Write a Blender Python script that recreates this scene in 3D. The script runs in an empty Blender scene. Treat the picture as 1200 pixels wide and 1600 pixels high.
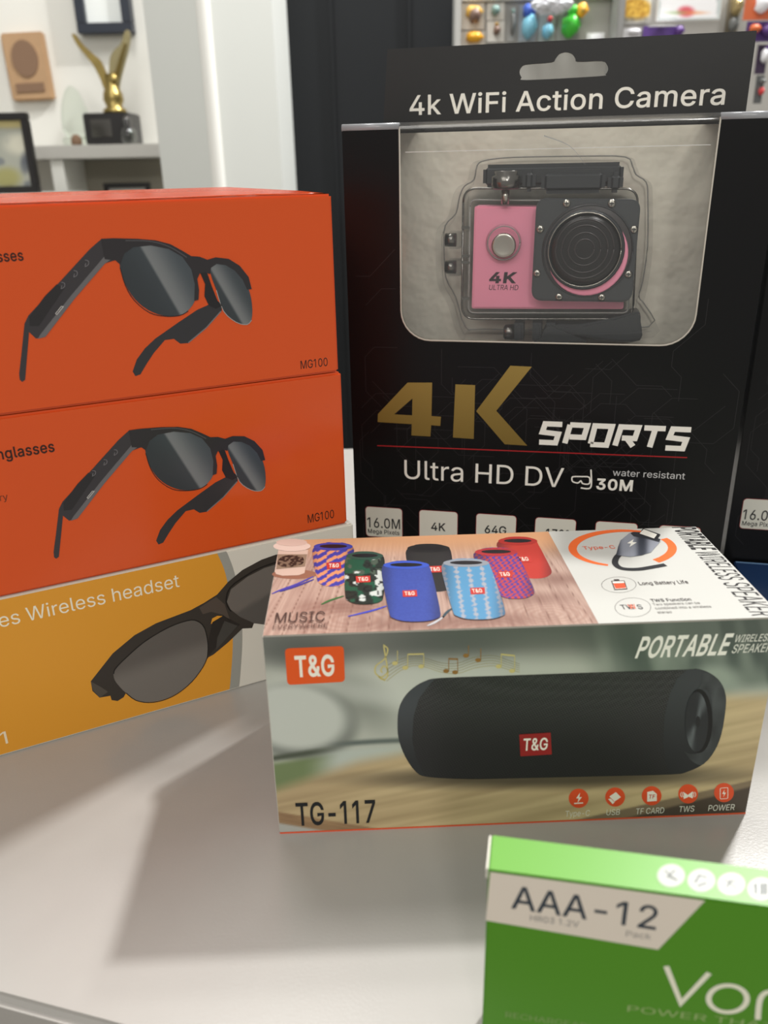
import bpy, bmesh, math, random
from mathutils import Vector, Matrix, geometry
random.seed(7)
SC = bpy.context.scene
COL = SC.collection

# ------------------------------------------------------------------ camera, world, lights, exposure
S = 0.25                                   # camera height above the counter (m)
FPX, PITCH, ROLL = 1284.18, 0.3962, 0.0208
CX = Vector((1, 0, 0)); CD = Vector((0, -math.sin(PITCH), -math.cos(PITCH))); CF = Vector((0, math.cos(PITCH), -math.sin(PITCH)))
RX = CX * math.cos(ROLL) + CD * math.sin(ROLL)
RD = -CX * math.sin(ROLL) + CD * math.cos(ROLL)
CAM = Vector((0, 0, S))
cd = bpy.data.cameras.new('camera'); co = bpy.data.objects.new('camera', cd); COL.objects.link(co)
m = Matrix((RX, -RD, -CF)).transposed().to_4x4(); m.translation = CAM; co.matrix_world = m
cd.sensor_fit = 'AUTO'; cd.sensor_width = 36; cd.lens = FPX * 36 / 1600
cd.clip_start = 0.01
cd.dof.use_dof = True; cd.dof.focus_distance = 0.40; cd.dof.aperture_fstop = cd.lens / 2.6
SC.camera = co

def ray(px, py):
    return (CF + RX * ((px - 600) / FPX) + RD * ((py - 800) / FPX))
def at(px, py, Y):
    d = ray(px, py); return CAM + d * (Y / d.y)
def ground(px, py, z=0.0):
    d = ray(px, py); return CAM + d * ((z - S) / d.z)
def proj(P):
    q = P - CAM; z = q.dot(CF)
    return (600 + FPX * q.dot(RX) / z, 800 + FPX * q.dot(RD) / z)

w = bpy.data.worlds.new('room_light'); SC.world = w; w.use_nodes = True
w.node_tree.nodes['Background'].inputs[0].default_value = (1.0, 0.965, 0.90, 1)
w.node_tree.nodes['Background'].inputs[1].default_value = 0.43

def lamp(name, loc, aim, power, size, col=(1, 1, 1), shape='DISK', sy=None):
    l = bpy.data.lights.new(name, 'AREA'); l.energy = power; l.size = size; l.shape = shape; l.color = col
    if sy: l.shape = 'RECTANGLE'; l.size_y = sy
    o = bpy.data.objects.new(name, l); COL.objects.link(o); o.location = loc
    o.rotation_euler = (Vector(aim) - Vector(loc)).to_track_quat('-Z', 'Y').to_euler()
    return o
# the ceiling downlight behind the boxes that throws their shadows towards the camera
KEYDIR = Vector((0.41, 0.455, 0.79)).normalized()
lamp('downlight', Vector((0, 0.3, 0)) + KEYDIR * 2.6, (0, 0.3, 0), 62, 0.13, (1.0, 0.985, 0.97))
lamp('downlight', Vector((0, 0.3, 0)) + Vector((0.55, 0.72, 1.0)).normalized() * 2.6, (0, 0.3, 0), 14, 0.13, (1.0, 0.985, 0.97))
# ceiling light over the customer side, behind the camera
lamp('ceiling_light', (0.15, -1.75, 1.35), (0, 0.4, 0.1), 9, 0.30, (1.0, 0.975, 0.93))
lamp('soft_fill', (-0.7, -1.3, 1.7), (-0.05, 0.35, 0.1), 17, 1.6, (1.0, 0.975, 0.93))  # added broad fill, lifts the shadow between the cartons
# added fill that brightens the back wall, column and shelf
lamp('back_fill', (-0.3, 1.2, 2.0), (-0.3, 2.3, 0.3), 29, 0.7, (1.0, 0.985, 0.955))

SC.view_settings.view_transform = 'Standard'; SC.view_settings.look = 'None'
SC.view_settings.gamma = 1; SC.view_settings.use_curve_mapping = False
SC.view_settings.exposure = 0.0

# ------------------------------------------------------------------ materials
def lin(c):
    c = c / 255.0
    return c / 12.92 if c <= 0.04045 else ((c + 0.055) / 1.055) ** 2.4
def L3(c, g=1.0):
    return tuple(min(1.0, lin(x) * g) for x in c[:3])
def mat(name, col, rough=0.5, metal=0.0, spec=0.5, noise=None, bump=None, coat=0.0):
    m = bpy.data.materials.new(name); m.use_nodes = True
    nt = m.node_tree; b = nt.nodes['Principled BSDF']
    c = (*L3(col), 1)
    b.inputs['Base Color'].default_value = c
    b.inputs['Roughness'].default_value = rough; b.inputs['Metallic'].default_value = metal
    b.inputs['Specular IOR Level'].default_value = spec
    b.inputs['Coat Weight'].default_value = coat; b.inputs['Coat Roughness'].default_value = 0.08
    tc = nt.nodes.new('ShaderNodeTexCoord')
    if noise:
        sc, amt = noise
        n = nt.nodes.new('ShaderNodeTexNoise'); n.inputs['Scale'].default_value = sc; n.inputs['Detail'].default_value = 5
        nt.links.new(tc.outputs['Object'], n.inputs['Vector'])
        mx = nt.nodes.new('ShaderNodeMix'); mx.data_type = 'RGBA'
        mx.inputs[6].default_value = tuple(x * (1 - amt) for x in c[:3]) + (1,)
        mx.inputs[7].default_value = tuple(min(1, x * (1 + amt)) for x in c[:3]) + (1,)
        nt.links.new(n.outputs['Fac'], mx.inputs[0]); nt.links.new(mx.outputs[2], b.inputs['Base Color'])
    if bump:
        sc, st, dist = bump
        n = nt.nodes.new('ShaderNodeTexNoise'); n.inputs['Scale'].default_value = sc; n.inputs['Detail'].default_value = 3
        nt.links.new(tc.outputs['Object'], n.inputs['Vector'])
        bp = nt.nodes.new('ShaderNodeBump'); bp.inputs['Strength'].default_value = st; bp.inputs['Distance'].default_value = dist
        nt.links.new(n.outputs['Fac'], bp.inputs['Height']); nt.links.new(bp.outputs['Normal'], b.inputs['Normal'])
    return m
def ink(name, rough=0.35, spec=0.5, bump=None):
    m = mat(name, (255, 255, 255), rough, 0, spec, None, bump)
    nt = m.node_tree; a = nt.nodes.new('ShaderNodeVertexColor'); a.layer_name = 'Col'
    nt.links.new(a.outputs['Color'], nt.nodes['Principled BSDF'].inputs['Base Color'])
    return m
def clear(name, tint=(0.93, 0.94, 0.93), gloss=0.06, rough=0.05, edge=0.6, bump=None):
    m = bpy.data.materials.new(name); m.use_nodes = True; nt = m.node_tree; nt.nodes.clear()
    o = nt.nodes.new('ShaderNodeOutputMaterial'); t = nt.nodes.new('ShaderNodeBsdfTransparent'); g = nt.nodes.new('ShaderNodeBsdfGlossy')
    t.inputs[0].default_value = (*tint, 1); g.inputs['Roughness'].default_value = rough
    lw = nt.nodes.new('ShaderNodeLayerWeight'); lw.inputs['Blend'].default_value = 0.25
    mr = nt.nodes.new('ShaderNodeMapRange'); mr.inputs['To Min'].default_value = gloss; mr.inputs['To Max'].default_value = edge
    nt.links.new(lw.outputs['Facing'], mr.inputs['Value'])
    mx = nt.nodes.new('ShaderNodeMixShader')
    nt.links.new(mr.outputs[0], mx.inputs[0]); nt.links.new(t.outputs[0], mx.inputs[1]); nt.links.new(g.outputs[0], mx.inputs[2])
    nt.links.new(mx.outputs[0], o.inputs[0])
    if bump:
        tc = nt.nodes.new('ShaderNodeTexCoord'); n = nt.nodes.new('ShaderNodeTexNoise'); n.inputs['Scale'].default_value = bump[0]; n.inputs['Detail'].default_value = 2
        bp = nt.nodes.new('ShaderNodeBump'); bp.inputs['Strength'].default_value = bump[1]; bp.inputs['Distance'].default_value = bump[2]
        nt.links.new(tc.outputs['Object'], n.inputs['Vector']); nt.links.new(n.outputs['Fac'], bp.inputs['Height'])
        nt.links.new(bp.outputs['Normal'], g.inputs['Normal'])
    return m

M = dict(
    quartz=mat('counter_quartz', (171, 168, 163), 0.24, noise=(60, 0.03), bump=(900, 0.10, 0.0004)),
    cabinet=mat('counter_cabinet_white', (190, 190, 186), 0.5),
    wall=mat('painted_wall', (226, 225, 218), 0.8, noise=(4, 0.03)),
    column=mat('column_plaster', (216, 219, 214), 0.7, noise=(3, 0.04)),
    bead=mat('corner_bead_white', (238, 238, 232), 0.5),
    dark=mat('dark_panel', (17, 21, 25), 0.6, spec=0.35, noise=(5, 0.15)),
    floor=mat('floor_tile', (120, 112, 102), 0.5, noise=(6, 0.2)),
    shelf=mat('shelf_white', (188, 186, 180), 0.6),
    niche=mat('niche_grey', (165, 160, 146), 0.8),
    blackwood=mat('black_wood', (30, 28, 28), 0.4),
    frame=mat('frame_navy', (36, 42, 54), 0.4),
    mat_w=mat('mat_board', (236, 240, 238), 0.7),
    gold=mat('gold_metal', (168, 148, 92), 0.32, metal=1.0, noise=(40, 0.25)),
    wood=mat('plaque_wood', (178, 144, 108), 0.55, noise=(30, 0.12)),
    engrave=mat('engraved_wood', (128, 100, 78), 0.7),
    glassg=clear('green_glass', (0.94, 0.97, 0.94), 0.05, 0.05, 0.7),
    chrome=mat('dark_chrome', (120, 118, 114), 0.18, metal=1.0),
    steel=mat('screw_steel', (190, 186, 176), 0.25, metal=1.0),
    blackp=mat('black_plastic', (42, 46, 50), 0.38),
    matte=mat('black_matte_plate', (56, 60, 63), 0.45, bump=(2500, 0.15, 0.0002)),
    lensb=mat('lens_black', (20, 19, 21), 0.28),
    lensr=mat('lens_ring', (52, 48, 50), 0.3, coat=0.4),
    pink=mat('pink_plastic', (255, 160, 188), 0.4),
    rubber=mat('rubber', (20, 20, 20), 0.8),
    tray=mat('paper_insert', (236, 230, 214), 0.7, noise=(35, 0.12), bump=(40, 0.8, 0.006)),
    film=clear('window_film', (0.99, 0.99, 0.985), 0.085, 0.16, 0.6, bump=(30, 0.30, 0.003)),
    blister=clear('blister_plastic', (0.99, 0.99, 0.99), 0.02, 0.12, 0.4),
    case=clear('clear_case', (0.985, 0.985, 0.985), 0.02, 0.08, 0.45),
    rimc=mat('plastic_edge', (150, 150, 146), 0.2),
    orange_c=mat('orange_carton', (222, 84, 24), 0.20, bump=(60, 0.05, 0.001)),
    white_c=mat('white_carton', (226, 222, 210), 0.4),
    tab_c=mat('hang_tab_card', (26, 26, 26), 0.42, spec=0.5, bump=(150, 0.06, 0.0006)),
    black_c=mat('black_carton', (11, 11, 13), 0.33, spec=0.25, bump=(150, 0.06, 0.0006)),
    green_c=mat('green_carton', (78, 140, 28), 0.35),
    tg_c=mat('speaker_carton', (190, 186, 176), 0.4),
    inner=mat('raw_card', (196, 190, 178), 0.8),
    ink_o=ink('print_gloss', 0.24), ink_b=ink('print_satin', 0.38, 0.35), ink_m=ink('print_picture', 0.33, 0.32), ink_w=ink('print_matte', 0.6),
)

# ------------------------------------------------------------------ object helpers
def tagit(o, label=None, cat=None, group=None, kind=None):
    if label: o['label'] = label
    if cat: o['category'] = cat
    if group: o['group'] = group
    if kind: o['kind'] = kind
    return o
def empty(name, loc, rz, label=None, cat=None, group=None):
    o = bpy.data.objects.new(name, None); COL.objects.link(o); o.location = loc; o.rotation_euler = (0, 0, rz)
    o.empty_display_size = 0.02
    return tagit(o, label, cat, group)
def link(name, bm, mt, parent=None, smooth=False):
    me = bpy.data.meshes.new(name); bm.normal_update(); bm.to_mesh(me); bm.free()
    for x in (mt if isinstance(mt, (list, tuple)) else [mt]): me.materials.append(x)
    if smooth:
        for p in me.polygons: p.use_smooth = True
    o = bpy.data.objects.new(name, me); COL.objects.link(o)
    if parent: o.parent = parent
    return o
def box(bm, x0, x1, y0, y1, z0, z1, bev=0.0, seg=2):
    r = bmesh.ops.create_cube(bm, size=1.0)
    vs = r['verts']
    for v in vs:
        v.co = Vector((x0 + (v.co.x + .5) * (x1 - x0), y0 + (v.co.y + .5) * (y1 - y0), z0 + (v.co.z + .5) * (z1 - z0)))
    if bev > 0:
        es = list({e for v in vs for e in v.link_edges})
        bmesh.ops.bevel(bm, geom=es, offset=bev, segments=seg, affect='EDGES', clamp_overlap=True)
    return bm
def bx(name, mt, parent, *a, bev=0.0, seg=2, smooth=False):
    return link(name, box(bmesh.new(), *a, bev=bev, seg=seg), mt, parent, smooth)
def cyl(bm, p0, p1, r0, r1=None, n=24, caps=True):
    r1 = r0 if r1 is None else r1
    p0, p1 = Vector(p0), Vector(p1); ax = (p1 - p0).normalized()
    q = ax.to_track_quat('Z', 'Y').to_matrix()
    a, b = [], []
    for i in range(n):
        t = 2 * math.pi * i / n; d = q @ Vector((math.cos(t), math.sin(t), 0))
        a.append(bm.verts.new(p0 + d * r0)); b.append(bm.verts.new(p1 + d * r1))
    for i in range(n):
        j = (i + 1) % n; bm.faces.new((a[i], a[j], b[j], b[i]))
    if caps:
        bm.faces.new(a[::-1]); bm.faces.new(b)
    return bm
def tube(bm, pts, rad, n=10):
    rings = []
    for i, p in enumerate(pts):
        p = Vector(p); a = Vector(pts[max(i - 1, 0)]); b = Vector(pts[min(i + 1, len(pts) - 1)])
        q = (b - a).normalized().to_track_quat('Z', 'Y').to_matrix()
        r = rad[i] if isinstance(rad, (list, tuple)) else rad
        rings.append([bm.verts.new(p + q @ Vector((math.cos(2 * math.pi * k / n) * r, math.sin(2 * math.pi * k / n) * r, 0))) for k in range(n)])
    for a, b in zip(rings, rings[1:]):
        for k in range(n): bm.faces.new((a[k], a[(k + 1) % n], b[(k + 1) % n], b[k]))
    bm.faces.new(rings[0][::-1]); bm.faces.new(rings[-1])
    return bm
def lathe(bm, prof, origin, axis='Z', n=32):
    """prof: (radius, height) list, revolved about an axis through origin; axis 'Y' points the heights towards -y (the viewer)"""
    o = Vector(origin); rings = []
    for r, h in prof:
        ring = []
        for k in range(n):
            t = 2 * math.pi * k / n
            if axis == 'Z': p = Vector((math.cos(t) * r, math.sin(t) * r, h))
            else: p = Vector((math.cos(t) * r, -h, math.sin(t) * r))
            ring.append(bm.verts.new(o + p))
        rings.append(ring)
    for a, b in zip(rings, rings[1:]):
        for k in range(n): bm.faces.new((a[k], a[(k + 1) % n], b[(k + 1) % n], b[k]))
    bm.faces.new(rings[0][::-1]); bm.faces.new(rings[-1])
    bmesh.ops.recalc_face_normals(bm, faces=bm.faces[:])
    return bm
def prism(bm, pts2, y0, y1, plane='XZ', bev=0.0):
    """extruded outline; plane XZ: pts are (x,z) and the depth runs y0..y1"""
    f = (lambda p, d: Vector((p[0], d, p[1]))) if plane == 'XZ' else (lambda p, d: Vector((p[0], p[1], d)))
    a = [bm.verts.new(f(p, y0)) for p in pts2]; b = [bm.verts.new(f(p, y1)) for p in pts2]
    n = len(a)
    fa = bm.faces.new(a); bm.faces.new(b[::-1])
    for i in range(n): bm.faces.new((a[i], b[i], b[(i + 1) % n], a[(i + 1) % n]))
    bmesh.ops.recalc_face_normals(bm, faces=bm.faces[:])
    if bev > 0:
        bmesh.ops.bevel(bm, geom=[e for e in fa.edges], offset=bev, segments=2, affect='EDGES', clamp_overlap=True)
    return bm
def rrect(x0, x1, z0, z1, r, n=6):
    out = []
    for cx, cz, a0 in ((x1 - r, z1 - r, 0), (x0 + r, z1 - r, 90), (x0 + r, z0 + r, 180), (x1 - r, z0 + r, 270)):
        for i in range(n + 1):
            t = math.radians(a0 + 90 * i / n); out.append((cx + r * math.cos(t), cz + r * math.sin(t)))
    return out
def copy_tree(o, parent=None):
    c = o.copy(); COL.objects.link(c); c.parent = parent
    for ch in [x for x in bpy.data.objects if x.parent == o]: copy_tree(ch, c)
    return c
def smoothpoly(pts, n=5, closed=True):
    out = []; N = len(pts)
    rng = range(N) if closed else range(N - 1)
    for i in rng:
        g = (lambda k: pts[k % N]) if closed else (lambda k: pts[min(max(k, 0), N - 1)])
        p0, p1, p2, p3 = g(i - 1), g(i), g(i + 1), g(i + 2)
        for k in range(n):
            t = k / n
            out.append(tuple(0.5 * ((2 * b) + (-a + c) * t + (2 * a - 5 * b + 4 * c - d) * t * t + (-a + 3 * b - 3 * c + d) * t ** 3)
                             for a, b, c, d in zip(p0, p1, p2, p3)))
    if not closed: out.append(tuple(pts[-1]))
    return out

# ------------------------------------------------------------------ flat print on carton faces
class Face:
    """plane of a thing (Empty `root`); kind 'front' = local plane y=c, 'top' = local plane z=c"""
    def __init__(s, root, kind, c=0.0):
        s.root = root; s.kind = kind; s.c = c
        s.M = Matrix.Translation(root.location) @ Matrix.Rotation(root.rotation_euler.z, 4, 'Z') @ Matrix.Diagonal((*root.scale, 1))
        s.I = s.M.inverted(); s.o = s.I @ CAM
    def uv(s, p):
        d = s.I.to_3x3() @ ray(*p)
        if s.kind == 'front':
            t = (s.c - s.o.y) / d.y; q = s.o + d * t; return (q.x, q.z)
        t = (s.c - s.o.z) / d.z; q = s.o + d * t; return (q.x, q.y)
    def xyz(s, u, lev=0):
        e = lev * 0.00005
        return (u[0], s.c - e, u[1]) if s.kind == 'front' else (u[0], u[1], s.c + e)
    def pix(s, u):
        return proj(s.M @ Vector(s.xyz(u)))
class Print:
    def __init__(s, face, gain=1.0): s.F = face; s.v = []; s.f = []; s.c = []; s.g = gain
    def add(s, uvs, faces, col, lev):
        b = len(s.v)
        for u in uvs:
            s.v.append(s.F.xyz(u, lev)); c = col(s.F.pix(u)) if callable(col) else col
            s.c.append(L3(c, s.g))
        s.f += [tuple(b + i for i in f) for f in faces]
    def grid(s, u0, u1, v0, v1, nx, ny, col, lev=1):
        uvs = [(u0 + (u1 - u0) * i / nx, v0 + (v1 - v0) * j / ny) for j in range(ny + 1) for i in range(nx + 1)]
        fs = [(j * (nx + 1) + i, j * (nx + 1) + i + 1, (j + 1) * (nx + 1) + i + 1, (j + 1) * (nx + 1) + i) for j in range(ny) for i in range(nx)]
        s.add(uvs, fs, col, lev)
    def poly(s, pts, col, lev=2, smooth=0, holes=(), step=0, raw=False):
        """outline(s) in photo pixels (or face coordinates if raw)"""
        def conv(q): return [tuple(p) if raw else s.F.uv(p) for p in q]
        loops = [conv(smoothpoly(pts, smooth) if smooth else pts)] + [conv(h) for h in holes]
        vs, fs = [], []
        for lp in loops:
            b = len(vs); vs += [Vector(p) for p in lp]; fs.append(list(range(b, b + len(lp))))
        edges = [(lp[i], lp[(i + 1) % len(lp)]) for lp in fs for i in range(len(lp))]
        if callable(col) and step:
            xs = [v.x for v in vs]; ys = [v.y for v in vs]; x = min(xs) + step / 2; row = 0
            while x < max(xs):
                y = min(ys) + step / 2 + (row % 2) * step / 2
                while y < max(ys): vs.append(Vector((x + 1e-6 * row, y))); y += step
                x += step; row += 1
        if holes:
            A_ = lambda lp: sum(lp[i - 1][0] * lp[i][1] - lp[i][0] * lp[i - 1][1] for i in range(len(lp)))
            ls = [loops[0] if A_(loops[0]) > 0 else loops[0][::-1]] + [h if A_(h) < 0 else h[::-1] for h in loops[1:]]
            vv, ff = tri_fill(ls); s.add(vv, ff, col, lev); return
        r = geometry.delaunay_2d_cdt(vs, edges, [], 1, 1e-7)
        out = []
        for t in r[2]:
            a, b2, c = (r[0][i] for i in t)
            if (b2 - a).cross(c - a) < 0: t = t[::-1]
            out.append(tuple(t))
        if s.F.kind == 'top': pass
        s.add([tuple(v) for v in r[0]], out, col, lev)
    def stroke(s, pts, wpx, col, lev=3, smooth=0, closed=False, raw=False, taper=None):
        if smooth: pts = smoothpoly(pts, smooth, closed)
        P = [Vector(p if raw else s.F.uv(p)) for p in pts]
        if raw: wd = wpx
        else:
            q = pts[0]; wd = wpx * (Vector(s.F.uv((q[0] + 1, q[1]))) - Vector(s.F.uv(q))).length
        n = len(P); L = []; R = []
        for i in range(n):
            a = P[(i - 1) % n] if closed or i else P[0]; b = P[(i + 1) % n] if closed or i < n - 1 else P[-1]
            d1 = (P[i] - a); d2 = (b - P[i]); d1 = d1.normalized() if d1.length > 1e-9 else d2.normalized(); d2 = d2.normalized() if d2.length > 1e-9 else d1
            t = (d1 + d2); t = t.normalized() if t.length > 1e-6 else d1
            nn = Vector((-t.y, t.x)); k = max(0.45, abs(nn.dot(Vector((-d1.y, d1.x)))))
            h = wd / 2 / k * (taper(i / (n - 1)) if taper else 1)
            L.append(tuple(P[i] + nn * h)); R.append(tuple(P[i] - nn * h))
        m = n if closed else n - 1
        s.add(L + R, [(i, n + i, n + (i + 1) % n, (i + 1) % n) for i in range(m)], col, lev)
    def cut(s, name, mt, parent, label=None):
        s.make(name, mt, parent, label); s.v, s.f, s.c = [], [], []
    def ell(s, c, rx, ry, col, lev=2, n=28, a0=0, a1=360, step=0):
        s.poly([(c[0] + rx * math.cos(math.radians(a0 + (a1 - a0) * i / n)), c[1] + ry * math.sin(math.radians(a0 + (a1 - a0) * i / n))) for i in range(n if a1 - a0 == 360 else n + 1)], col, lev, step=step)
    def ring(s, c, rx, ry, wpx, col, lev=2, n=30, a0=0, a1=360):
        full = a1 - a0 == 360
        s.stroke([(c[0] + rx * math.cos(math.radians(a0 + (a1 - a0) * i / n)), c[1] + ry * math.sin(math.radians(a0 + (a1 - a0) * i / n))) for i in range(n if full else n + 1)], wpx, col, lev, closed=full)
    def text(s, t, bl, br, h, col, lev=3, bold=0.0, shear=0.0, vert=False, thin=0):
        """baseline from pixel bl to pixel br, capitals h pixels tall at bl"""
        vs, fs, cap = glyphs(t, bold)
        A = Vector(s.F.uv(bl)); B = Vector(s.F.uv(br))
        if vert:                      # runs towards the viewer on a top face, letter tops to the right
            xd = Vector((0, -(A - B).length * 1.0)); A = Vector(((A.x + B.x) / 2, A.y))
            xd = Vector((0, -(A.y - B.y))); yd = Vector(((Vector(s.F.uv((bl[0] + h, bl[1]))) - Vector(s.F.uv(bl))).length, 0))
        else:
            v = (A.y + B.y) / 2; xd = Vector((B.x - A.x, 0)); A = Vector((A.x, v))
            yd = Vector((0, abs(s.F.uv((bl[0], bl[1] - h))[1] - s.F.uv(bl)[1])))
        x0 = min(v[0] for v in vs); x1 = max(v[0] for v in vs)
        uvs = [tuple(A + xd * ((x - x0) / (x1 - x0)) + yd * (y / cap) + xd.normalized() * shear * yd.length * (y / cap)) for x, y in vs]
        s.add(uvs, fs, col, lev)
    def make(s, name, mt, parent, label=None):
        me = bpy.data.meshes.new(name); me.from_pydata(s.v, [], s.f)
        ca = me.color_attributes.new('Col', 'FLOAT_COLOR', 'POINT')
        ca.data.foreach_set('color', [x for c in s.c for x in (*c, 1.0)])
        me.materials.append(mt); me.update()
        # orient outwards
        nrm = Vector((0, -1, 0)) if s.F.kind == 'front' else Vector((0, 0, 1))
        flip = [p.index for p in me.polygons if p.normal.dot(nrm) < 0]
        if flip:
            bm = bmesh.new(); bm.from_mesh(me); bm.faces.ensure_lookup_table()
            bmesh.ops.reverse_faces(bm, faces=[bm.faces[i] for i in flip]); bm.to_mesh(me); bm.free()
        o = bpy.data.objects.new(name, me); COL.objects.link(o); o.parent = parent
        if label: o['label'] = label
        return o
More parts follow.
